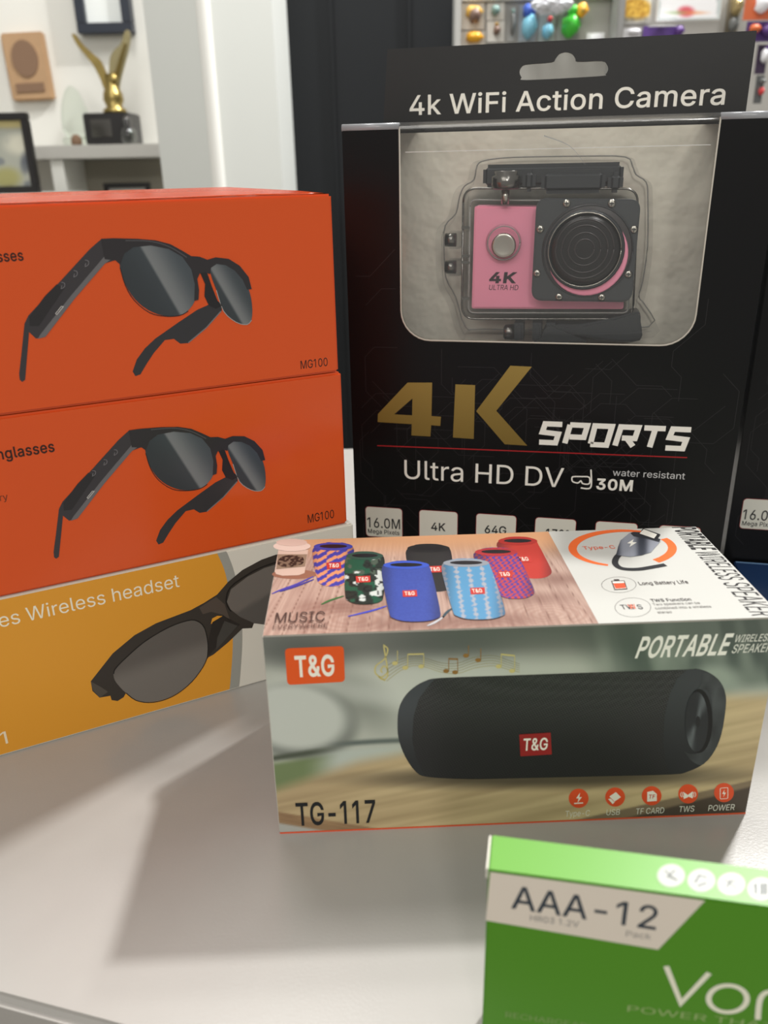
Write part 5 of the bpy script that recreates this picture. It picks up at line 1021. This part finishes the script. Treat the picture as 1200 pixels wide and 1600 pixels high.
P.ell((1090, 1127), 3.5, 9, (34, 35, 37), 7)
P.make('printed_speaker', M['ink_m'], tg)
P = Print(F, 1.0)
P.poly([(811, 1147), (860, 1144), (862, 1178), (813, 1181)], (150, 36, 36), 6)
P.text('T&G', (817, 1172), (855, 1170), 18, (240, 232, 222), 7, bold=0.02)
P.cut('printed_speaker_badge', M['ink_m'], tg)
P.poly(quadpx((445, 1013), (537, 1009), (539, 1065), (449, 1070), 7), (232, 92, 34), 3)
P.text('T&G', (462, 1057), (523, 1054), 31, (250, 244, 228), 4, bold=0.03)
P.cut('orange_logo', M['ink_m'], tg)
P.text('TG-117', (464, 1289), (587, 1284), 34, (26, 28, 30), 4, bold=0.02)
P.cut('model_number', M['ink_m'], tg)
P.text('PORTABLE', (992, 1027), (1134, 1022), 31, (244, 242, 232), 3, bold=0.03, shear=0.22)
P.text('WIRELESS', (1146, 1003), (1204, 1001), 11, (226, 226, 216), 3, bold=0.01, shear=0.22)
P.text('SPEAKER', (1142, 1020), (1203, 1018), 13, (226, 226, 216), 3, bold=0.01, shear=0.22)
P.make('lettering', M['ink_m'], tg)
P = Print(F, 1.0)
for (x, y, s_, xa, xb) in ((904, 1247, 'Type-C', 883, 921), (961, 1245, 'USB', 947, 968), (1018, 1243, 'TF CARD', 993, 1037), (1075, 1240, 'TWS', 1060, 1084), (1131, 1238, 'POWER', 1106, 1147)):
    P.ell((x, y), 15.5, 15, (228, 84, 44), 3, n=24)
    P.text(s_, (xa, y + 29), (xb, y + 27), 9, (236, 232, 222), 3)
IW = (244, 236, 226)
P.poly([(906, 1238), (900, 1247), (904, 1247), (902, 1254), (909, 1245), (905, 1245)], IW, 4); P.stroke([(897, 1255), (911, 1254)], 2.2, IW, 4)
P.poly([(952, 1244), (962, 1237), (970, 1245), (960, 1252)], IW, 4); P.poly([(950, 1248), (954, 1247), (960, 1253), (957, 1256)], IW, 4)
P.poly([(1011, 1237), (1020, 1235), (1026, 1240), (1026, 1251), (1011, 1252)], IW, 4); P.text('TF', (1013, 1247), (1023, 1247), 6, (200, 70, 40), 5, bold=0.02)
P.poly([(1068, 1237), (1075, 1242), (1075, 1245), (1068, 1248)], IW, 4); P.poly([(1082, 1236), (1075, 1241), (1075, 1244), (1082, 1247)], IW, 4)
for s_ in (-1, 1):
    for r2 in (9, 12): P.ring((1075, 1241), r2, 7, 1, IW, 4, n=6, a0=-35 if s_ > 0 else 145, a1=35 if s_ > 0 else 215)
P.stroke(quadpx((1125, 1231), (1137, 1230), (1137, 1247), (1125, 1248), 2), 1, IW, 4, closed=True); P.poly([(1132, 1233), (1128, 1240), (1131, 1240), (1130, 1245), (1134, 1238), (1131, 1238)], IW, 4)
P.make('printed_icons', M['ink_m'], tg)
# staff and notes
P = Print(F, 1.0); GD, BR_ = (206, 194, 128), (150, 112, 60)
for k in range(5):
    P.stroke([(604, 1064 - k * 6), (625, 1048 - k * 4.5), (645, 1040 - k * 3.6), (665, 1042 - k * 3.4), (690, 1050 - k * 3.6), (715, 1052 - k * 4), (740, 1044 - k * 4.2), (770, 1040 - k * 4), (795, 1046 - k * 3.6), (812, 1050 - k * 3.2)], 0.9, mixc(GD, (120, 120, 100), 0.35 + 0.1 * k), 3, smooth=4)
P.stroke(t3([(605, 250), (590, 238), (575, 232), (598, 245), (618, 215), (600, 95), (605, 88), (618, 105), (600, 150), (562, 180), (560, 215), (590, 232), (618, 205), (600, 180), (585, 200), (592, 212)]), 2.2, GD, 4, smooth=3)
def note(x, y, hgt, col, x2=None, y2=None):
    P.ell((x, y), 4.6, 3.2, col, 4, n=14); P.stroke([(x + 4, y), (x + 4, y - hgt)], 1.1, col, 4)
    if x2: P.ell((x2, y2), 4.6, 3.2, col, 4, n=14); P.stroke([(x2 + 4, y2), (x2 + 4, y - hgt + (y2 - y) * 0.3)], 1.1, col, 4); P.stroke([(x + 4, y - hgt + 1), (x2 + 4, y - hgt + 1 + (y2 - y) * 0.3)], 2.8, col, 4)
note(633, 1043, 22, GD, 658, 1041); note(617, 1036, 20, GD); note(697, 1048, 20, BR_, 711, 1050); note(728, 1024, 16, BR_); note(747, 1031, 18, BR_); note(779, 1041, 20, GD, 800, 1048)
P.make('printed_music_notes', M['ink_m'], tg)

# top of the speaker carton: wooden table photograph and white panel
P = Print(FTp, 1.0)
sb = [FTp.uv((854, 826)), FTp.uv((939, 981))]
def wood(p):
    x, y = p
    q = (x - 640) / (y - 560)                     # planks run away from the viewer
    pl_ = q * 13; fr = pl_ - math.floor(pl_)
    g = vno(q * 160, y / 40 + math.floor(pl_) * 3.1)
    c = mixc((204, 176, 160), (160, 128, 116), g * 0.9)
    c = mixc(c, (214, 160, 118), 1 - sm(838, 880, y))
    c = mixc(c, (110, 76, 64), (1 - sm(0.0, 0.035, min(fr, 1 - fr))) * sm(858, 885, y) * 0.8)
    for cx_, cy_, rx_ in ((545, 968, 120), (760, 985, 100), (860, 960, 80)):
        d = math.hypot((x - cx_) / rx_, (y - cy_) / (rx_ * 0.28)); c = mixc(c, (150, 108, 94), 0.35 * (0.5 + 0.5 * math.sin(d * 38)) * (1 - sm(0.6, 1.1, d)))
    for cx_, cy_, rx_, ry_ in ((540, 948, 60, 10), (640, 975, 70, 10), (760, 968, 75, 9), (835, 935, 50, 8), (870, 905, 40, 8)):
        c = mixc(c, (120, 84, 74), blob(p, (cx_, cy_), rx_, ry_, 0, .9) * 0.5)
    return c
nx, ny = 230, 90
u0, u1 = 0.0004, TW - 0.0004
uvs = []; 
for j in range(ny + 1):
    v = 0.0004 + (TD - 0.0008) * j / ny
    ue = sb[1][0] + (sb[0][0] - sb[1][0]) * (v - sb[1][1]) / (sb[0][1] - sb[1][1]) 
    for i in range(nx + 1): uvs.append((u0 + (ue - u0) * i / nx, v))
P.g = 0.8
P.add(uvs, [(j * (nx + 1) + i, j * (nx + 1) + i + 1, (j + 1) * (nx + 1) + i + 1, (j + 1) * (nx + 1) + i) for j in range(ny) for i in range(nx)], wood, 1)
P.make('printed_wood', M['ink_m'], tg)
P = Print(FTp, 1.0)
ua = sb[1][0] + (sb[0][0] - sb[1][0]) * (0.0004 - sb[1][1]) / (sb[0][1] - sb[1][1]); ub = sb[1][0] + (sb[0][0] - sb[1][0]) * (TD - 0.0004 - sb[1][1]) / (sb[0][1] - sb[1][1])
P.poly([(ua, 0.0004), (u1, 0.0004), (u1, TD - 0.0004), (ub, TD - 0.0004)], (190, 190, 184), 1, raw=True)
P.make('printed_white_panel', M['ink_m'], tg)

# printed small speakers
P = Print(FTp, 0.8); t1 = off(400, 820, 2.4)
def barrel(tx0, tx1, ty, bx0, bx1, by, fn, rim, lev, label=None, hole=True):
    w0 = tx1 - tx0; hgt = by - ty
    pts = [(tx0 + w0 * 0.10, ty + 2), (tx0 + w0 * 0.3, ty - 9), (tx1 - w0 * 0.3, ty - 9), (tx1 - w0 * 0.08, ty + 3), (tx1, ty + 22), (tx1 + (bx1 - tx1) * 0.5 + 3, ty + hgt * 0.5), (bx1, by - 28), (bx1 - (bx1 - bx0) * 0.06, by - 10), (bx1 - (bx1 - bx0) * 0.3, by + 1), (bx0 + (bx1 - bx0) * 0.3, by + 1), (bx0 + (bx1 - bx0) * 0.06, by - 12), (bx0, by - 30), (tx0 + (bx0 - tx0) * 0.5 - 3, ty + hgt * 0.5), (tx0 - 1, ty + 24)]
    P.poly(t1(smoothpoly(pts, 3)), fn, lev, step=0.0006)
    P.poly(t1([(tx0 + w0 * (0.5 + 0.47 * math.cos(a * math.pi / 12)), ty + 7 + 15 * math.sin(a * math.pi / 12)) for a in range(24)]), rim, lev + 1)
    P.poly(t1([(tx0 + w0 * (0.5 + 0.33 * math.cos(a * math.pi / 12)), ty + 6 + 7 * math.sin(a * math.pi / 12)) for a in range(24)]), (28, 26, 30), lev + 2)
    if label:
        lx, ly = label; P.poly(t1([(lx - 28, ly - 11), (lx + 26, ly - 13), (lx + 28, ly + 11), (lx - 26, ly + 13)]), (196, 60, 52), lev + 2)
        P.text('T&G', t1([(lx - 19, ly + 7)])[0], t1([(lx + 19, ly + 6)])[0], 5.5, (240, 220, 205), lev + 3, bold=0.03)
def cc1(f):
    return lambda p: f((p[0] - 400) * 2.4, (p[1] - 820) * 2.4)
def shade(c, x, xa, xb):
    k = abs((x - (xa + xb) / 2) / ((xb - xa) / 2)); return mixc(c, (30, 26, 34), sm(0.45, 1.15, k) * 0.4)
# paper cup
P.poly(t1([(75 + 75 + 85 * math.cos(a * math.pi / 14) - 5, 186 + 18 * math.sin(a * math.pi / 14)) for a in range(28)]), (150, 104, 84), 2)
P.poly(t1([(84, 95), (196, 95), (182, 182), (160, 190), (100, 192), (76, 186), (70, 176)]), (214, 186, 170), 3)
P.poly(t1([(82, 112), (192, 112), (184, 158), (76, 168)]), (150, 128, 108), 4)
P.poly(t1(smoothpoly([(92, 125), (120, 116), (165, 118), (180, 132), (172, 150), (130, 160), (95, 158), (80, 145)], 3)), cc1(lambda x, y: mixc((44, 38, 34), (130, 108, 90), sm(0.5, 0.6, vno(x / 7, y / 6)))), 5, step=0.0006)
P.poly(t1([(135 + 70 * math.cos(a * math.pi / 14), 82 + 19 * math.sin(a * math.pi / 14)) for a in range(28)]), (226, 200, 186), 5)
P.poly(t1([(134 + 58 * math.cos(a * math.pi / 14), 68 + 14 * math.sin(a * math.pi / 14)) for a in range(28)]), (214, 184, 170), 6)
barrel(903, 1060, 55, 985, 1108, 200, cc1(lambda x, y: shade((190, 58, 48), x, 915, 1110)), (172, 48, 42), 2, (1005, 130))
barrel(562, 732, 82, 590, 740, 250, cc1(lambda x, y: shade((44, 42, 42), x, 560, 740)), (34, 33, 35), 2, (672, 168))
barrel(816, 985, 97, 905, 1043, 277, cc1(lambda x, y: shade((76, 62, 150) if (int((x + y * 0.4) / 11) + int(y / 10)) % 2 else (196, 72, 62), x, 840, 1045)), (178, 52, 56), 5, (935, 188))
barrel(212, 368, 76, 228, 345, 230, cc1(lambda x, y: shade((222, 150, 108) if math.sin((y * 1.0 + x * 0.55) * 0.22 + 1.5 * (int(x / 38) % 2)) > 0.15 else (62, 66, 160), x, 200, 362)), (58, 66, 158), 3, (292, 155))
def camo(x, y):
    n1, n2 = vno(x / 26 + 4, y / 22), vno(x / 22 + 31, y / 20 + 8)
    c = (38, 48, 42)
    if n1 > 0.62: c = (34, 84, 62)
    if n2 > 0.60: c = (206, 212, 206) if y > 190 or n2 > 0.78 else (78, 92, 78)
    if 0.30 < n1 < 0.38: c = (22, 22, 24)
    return shade(c, x, 305, 500)
barrel(335, 482, 112, 335, 478, 298, cc1(camo), (50, 78, 66), 6, (402, 207))
barrel(472, 655, 148, 500, 692, 364, cc1(lambda x, y: shade(mixc((78, 98, 186), (60, 76, 156), 0.5 + 0.5 * vno(x / 3, y / 3)), x, 475, 690)), (62, 88, 190), 9, (577, 262))
barrel(696, 880, 140, 738, 934, 356, cc1(lambda x, y: shade((90, 150, 190) if (abs(math.sin((x - y * 0.15) * 0.065)) > 0.35 + 0.25 * math.sin(y * 0.33 + int(x / 48) * 2)) else (168, 172, 182), x, 700, 935)), (146, 152, 160), 9, (831, 252))
for pts, c_ in (([(60, 260), (100, 243), (150, 225), (215, 195)], (74, 72, 168)), ([(90, 252), (150, 232), (217, 206)], (62, 62, 150)), ([(345, 345), (400, 332), (440, 322), (490, 306)], (68, 78, 190)), ([(245, 300), (280, 284), (330, 268)], (56, 112, 62)), ([(642, 380), (670, 368), (705, 345)], (196, 196, 200)), ([(700, 350), (715, 330), (735, 315)], (60, 80, 90))):
    P.stroke(t1(pts), 4.5, c_, 4, smooth=4, taper=lambda s_: 0.5 + 0.6 * math.sin(s_ * 3.1))
P.make('printed_small_speakers', M['ink_m'], tg)
P = Print(FTp, 1.0)
P.text('MUSIC', t1([(70, 372)])[0], t1([(258, 366)])[0], 15.5, (70, 56, 52), 12)
P.text('EVERYWHERE', t1([(63, 395)])[0], t1([(268, 390)])[0], 6.5, (86, 66, 60), 12)
t2 = off(840, 800, 3.333)
P.cut('music_lettering', M['ink_m'], tg)
P.text('Type-C', t2([(240, 196)])[0], t2([(408, 192)])[0], 5, (214, 96, 66), 3, bold=0.015)
P.cut('feature_lettering', M['ink_m'], tg)
P.text('Long Battery Life', t2([(532, 382)])[0], t2([(788, 373)])[0], 5, (64, 56, 54), 3, bold=0.02)
P.cut('feature_lettering', M['ink_m'], tg)
P.text('TWS Function', t2([(592, 468)])[0], t2([(805, 465)])[0], 4.6, (60, 56, 54), 3, bold=0.02)
P.cut('feature_lettering', M['ink_m'], tg)
P.text('Two speakers can be', t2([(602, 486)])[0], t2([(850, 482)])[0], 3.5, (96, 92, 88), 3)
P.text('combined into a wireless', t2([(615, 508)])[0], t2([(908, 500)])[0], 3.8, (96, 92, 88), 3)
P.text('stereo', t2([(628, 530)])[0], t2([(702, 528)])[0], 3.8, (96, 92, 88), 3)
P.cut('feature_lettering', M['ink_m'], tg)
P.text('TW', t2([(440, 508)])[0], t2([(510, 506)])[0], 7, (50, 50, 52), 3, bold=0.01); P.text('W', t2([(480, 507)])[0], t2([(518, 506)])[0], 7, (226, 222, 212), 4, bold=0.03); P.text('W', t2([(480, 507)])[0], t2([(518, 506)])[0], 7, (216, 96, 60), 5, bold=0.01); P.text('S', t2([(526, 507)])[0], t2([(552, 506)])[0], 7, (50, 50, 52), 3, bold=0.01)
P.cut('feature_lettering', M['ink_m'], tg)
v0p = FTp.uv(t2([(706, 84)])[0])
def vtext(s_, ya, yb, bold, shear=0.0):
    vs_, fs_, cap = glyphs(s_, bold); x0_ = min(a[0] for a in vs_); x1_ = max(a[0] for a in vs_)
    P.add([(v0p[0] + (y / cap) * 0.0100, ya + (yb - ya) * (x - x0_) / (x1_ - x0_) - shear * y) for x, y in vs_], fs_, (38, 36, 36), 3)
ys = [FTp.uv(t2([q])[0])[1] for q in ((706, 80), (850, 196), (858, 205), (1000, 352), (1010, 366), (1150, 540))]
vtext('PORTABLE', ys[0], ys[1], 0.03, 0.002); vtext('WIRELESS', ys[2], ys[3], -0.004, 0.002); vtext('SPEAKER', ys[4], ys[5], -0.004, 0.002)
P.make('top_lettering', M['ink_m'], tg)
P = Print(FTp, 1.0); OR = (228, 104, 46)
ringp = [(450 + 268 * math.cos(math.radians(a)), 190 + 92 * math.sin(math.radians(a))) for a in range(108, 315, 6)]
P.stroke(t2(ringp), 11, OR, 2, taper=lambda s_: 0.55 + 0.75 * math.sin(math.pi * min(1, s_ * 1.05)) ** 1)
ring2 = [(450 + 252 * math.cos(math.radians(a)), 190 + 88 * math.sin(math.radians(a))) for a in range(-35, 52, 6)]
P.stroke(t2(ring2), 13, OR, 2)
P.stroke(t2([(440, 210), (410, 240), (405, 272), (440, 296), (520, 300), (600, 288), (665, 276)]), 9.5, (36, 37, 40), 4, smooth=5)
P.poly(t2([(480, 110), (640, 155), (590, 212), (540, 228), (480, 236), (408, 226), (420, 180), (432, 150)]), cc2 if False else (lambda p: mixc((52, 56, 66), (138, 142, 152), sm(0.2, 0.9, abs(math.sin(((p[0] - 840) * 3.333) * 0.022 + 0.6))))), 5, step=0.001)
P.poly(t2([(482, 112), (500, 106), (540, 108), (640, 145), (632, 160), (560, 140), (500, 130)]), (44, 46, 52), 6)
P.poly(t2([(548, 88), (640, 120), (620, 150), (528, 118)]), (28, 29, 32), 7); P.poly(t2([(552, 94), (622, 120), (606, 142), (530, 116)]), (222, 220, 210), 8)
P.poly(t2([(500, 145), (466, 166), (486, 168), (478, 186), (516, 162), (494, 160)]), (238, 236, 226), 7)
P.ring(t2([(423, 380)])[0], 27, 12.3, 0.8, (90, 84, 82), 2); P.ring(t2([(496, 498)])[0], 28, 15, 0.8, (90, 84, 82), 2)
P.poly(t2([(383, 360), (452, 358), (468, 404), (400, 408)]), (60, 50, 48), 3); P.poly(t2([(389, 364), (448, 362), (462, 400), (404, 404)]), (226, 222, 212), 4); P.poly(t2([(393, 374), (452, 372), (460, 398), (406, 401)]), (222, 84, 50), 5); P.poly(t2([(396, 352), (424, 351), (426, 358), (398, 359)]), (60, 50, 48), 3)
P.make('printed_connector', M['ink_m'], tg)

# ---- green battery carton ------------------------------------------------------------
GX, GY, GYAW, GH, GD_ = 0.1054 * S, 0.6748 * S, -0.1967, 0.2926 * S, 0.0522 * S
gb = carton('battery_box', (GX, GY, 0), GYAW, 0, 0.13, GD_ + 0.0, GH, M['green_c'], 'green battery carton in the lower right foreground', 'box', 0.0005)
bx('flap_edge', M['white_c'], gb, -0.0006, -0.00005, 0.0004, GD_ - 0.0004, GH - 0.0035, GH, bev=0.0001)
F = Face(gb, 'front', 0); FT2 = Face(gb, 'top', GH); t5 = off(740, 1290, 2.609)
P = Print(FT2, 1.0)
P.poly([(0.0004, 0.0003), (0.1296, 0.0003), (0.1296, GD_ - 0.0003), (0.0004, GD_ - 0.0003)], (104, 165, 62), 1, raw=True)
P.make('printed_lid', M['ink_b'], gb, 'light green printed lid')
P = Print(FT2, 1.0)
for k, (x, y) in enumerate(((805, 205), (928, 225), (1050, 240), (1172, 260))):
    c_ = t5([(x, y)])[0]; P.ell(c_, 22.5, 19, (150, 176, 130), 2); P.ell(c_, 20.8, 17.2, (180, 182, 176), 3)
    g = (84, 90, 84)
    if k == 0: P.stroke([(c_[0] - 10, c_[1] - 8), (c_[0] + 8, c_[1] + 8)], 2.2, g, 4); P.stroke([(c_[0] + 6, c_[1] - 8), (c_[0] - 6, c_[1] + 2), (c_[0] + 10, c_[1] + 7)], 2, g, 4)
    elif k == 1: P.stroke([(c_[0] - 10, c_[1] + 4), (c_[0] - 3, c_[1] - 8), (c_[0] + 9, c_[1] - 4)], 3, g, 4); P.stroke([(c_[0] - 6, c_[1] + 9), (c_[0] + 8, c_[1] + 4)], 3, g, 4)
    elif k == 2: P.stroke([(c_[0] - 11, c_[1] - 8), (c_[0] + 10, c_[1] + 8)], 2.2, g, 4); P.stroke([(c_[0] - 8, c_[1] + 6), (c_[0], c_[1] - 6), (c_[0] + 8, c_[1] - 3)], 2.5, g, 4)
    else: P.poly([(c_[0] - 12, c_[1] - 8), (c_[0] + 10, c_[1] - 9), (c_[0] + 10, c_[1] + 9), (c_[0] - 10, c_[1] + 8)], g, 4); P.stroke([(c_[0] - 4, c_[1] - 8), (c_[0] - 4, c_[1] + 8)], 2, (236, 238, 230), 5)
P.make('printed_symbols', M['ink_b'], gb)
P = Print(F, 1.0)
P.poly([(F.uv(q)[0], min(F.uv(q)[1], GH - 0.0006)) for q in t5([(68, 184), (944, 303), (752, 505), (50, 386)])], (222, 212, 198), 1, raw=True)
P.make('white_panel', M['ink_b'], gb)
P = Print(F, 1.0); TG_ = (52, 62, 72)
def slant(s_, bl, br, h, col, lev, bold=0.0): P.text(s_, bl, br, h, col, lev, bold)
def ttext(s_, a, b, tlh, col, lev, bold=0):
    vs_, fs_, cap = glyphs(s_, bold); A = Vector(F.uv(t5([a])[0])); B = Vector(F.uv(t5([b])[0])); H_ = abs(F.uv(t5([(a[0], a[1] - tlh)])[0])[1] - A.y)
    x0_ = min(v[0] for v in vs_); x1_ = max(v[0] for v in vs_)
    P.add([tuple(A + (B - A) * ((x - x0_) / (x1_ - x0_)) + Vector((0, H_ * y / cap))) for x, y in vs_], fs_, col, lev)
ttext('AAA-12', (153, 335), (742, 424), 92, TG_, 2, 0.01)
ttext('HR03 1.2V', (230, 386), (428, 414), 24, (120, 120, 120), 2)
ttext('Pack', (620, 450), (722, 464), 24, (140, 138, 134), 2)
P.cut('size_lettering', M['ink_b'], gb)
WG = (232, 232, 210)
P.stroke(t5([(785, 572), (845, 722), (960, 600)]), 9, WG, 2)
P.ring(t5([(1036, 705)])[0], 30, 21, 9, WG, 2)
P.stroke(t5([(1158, 790), (1166, 712), (1190, 680), (1230, 676)]), 9, WG, 2, smooth=3)
P.cut('brand_lettering', M['ink_b'], gb)
ttext('POWER THAT', (626, 756), (1228, 832), 26, (150, 176, 112), 2)
P.cut('slogan_lettering', M['ink_b'], gb)
ttext('RECHARGEABLE', (130, 780), (520, 838), 24, (130, 160, 96), 2)
P.make('lettering', M['ink_b'], gb)
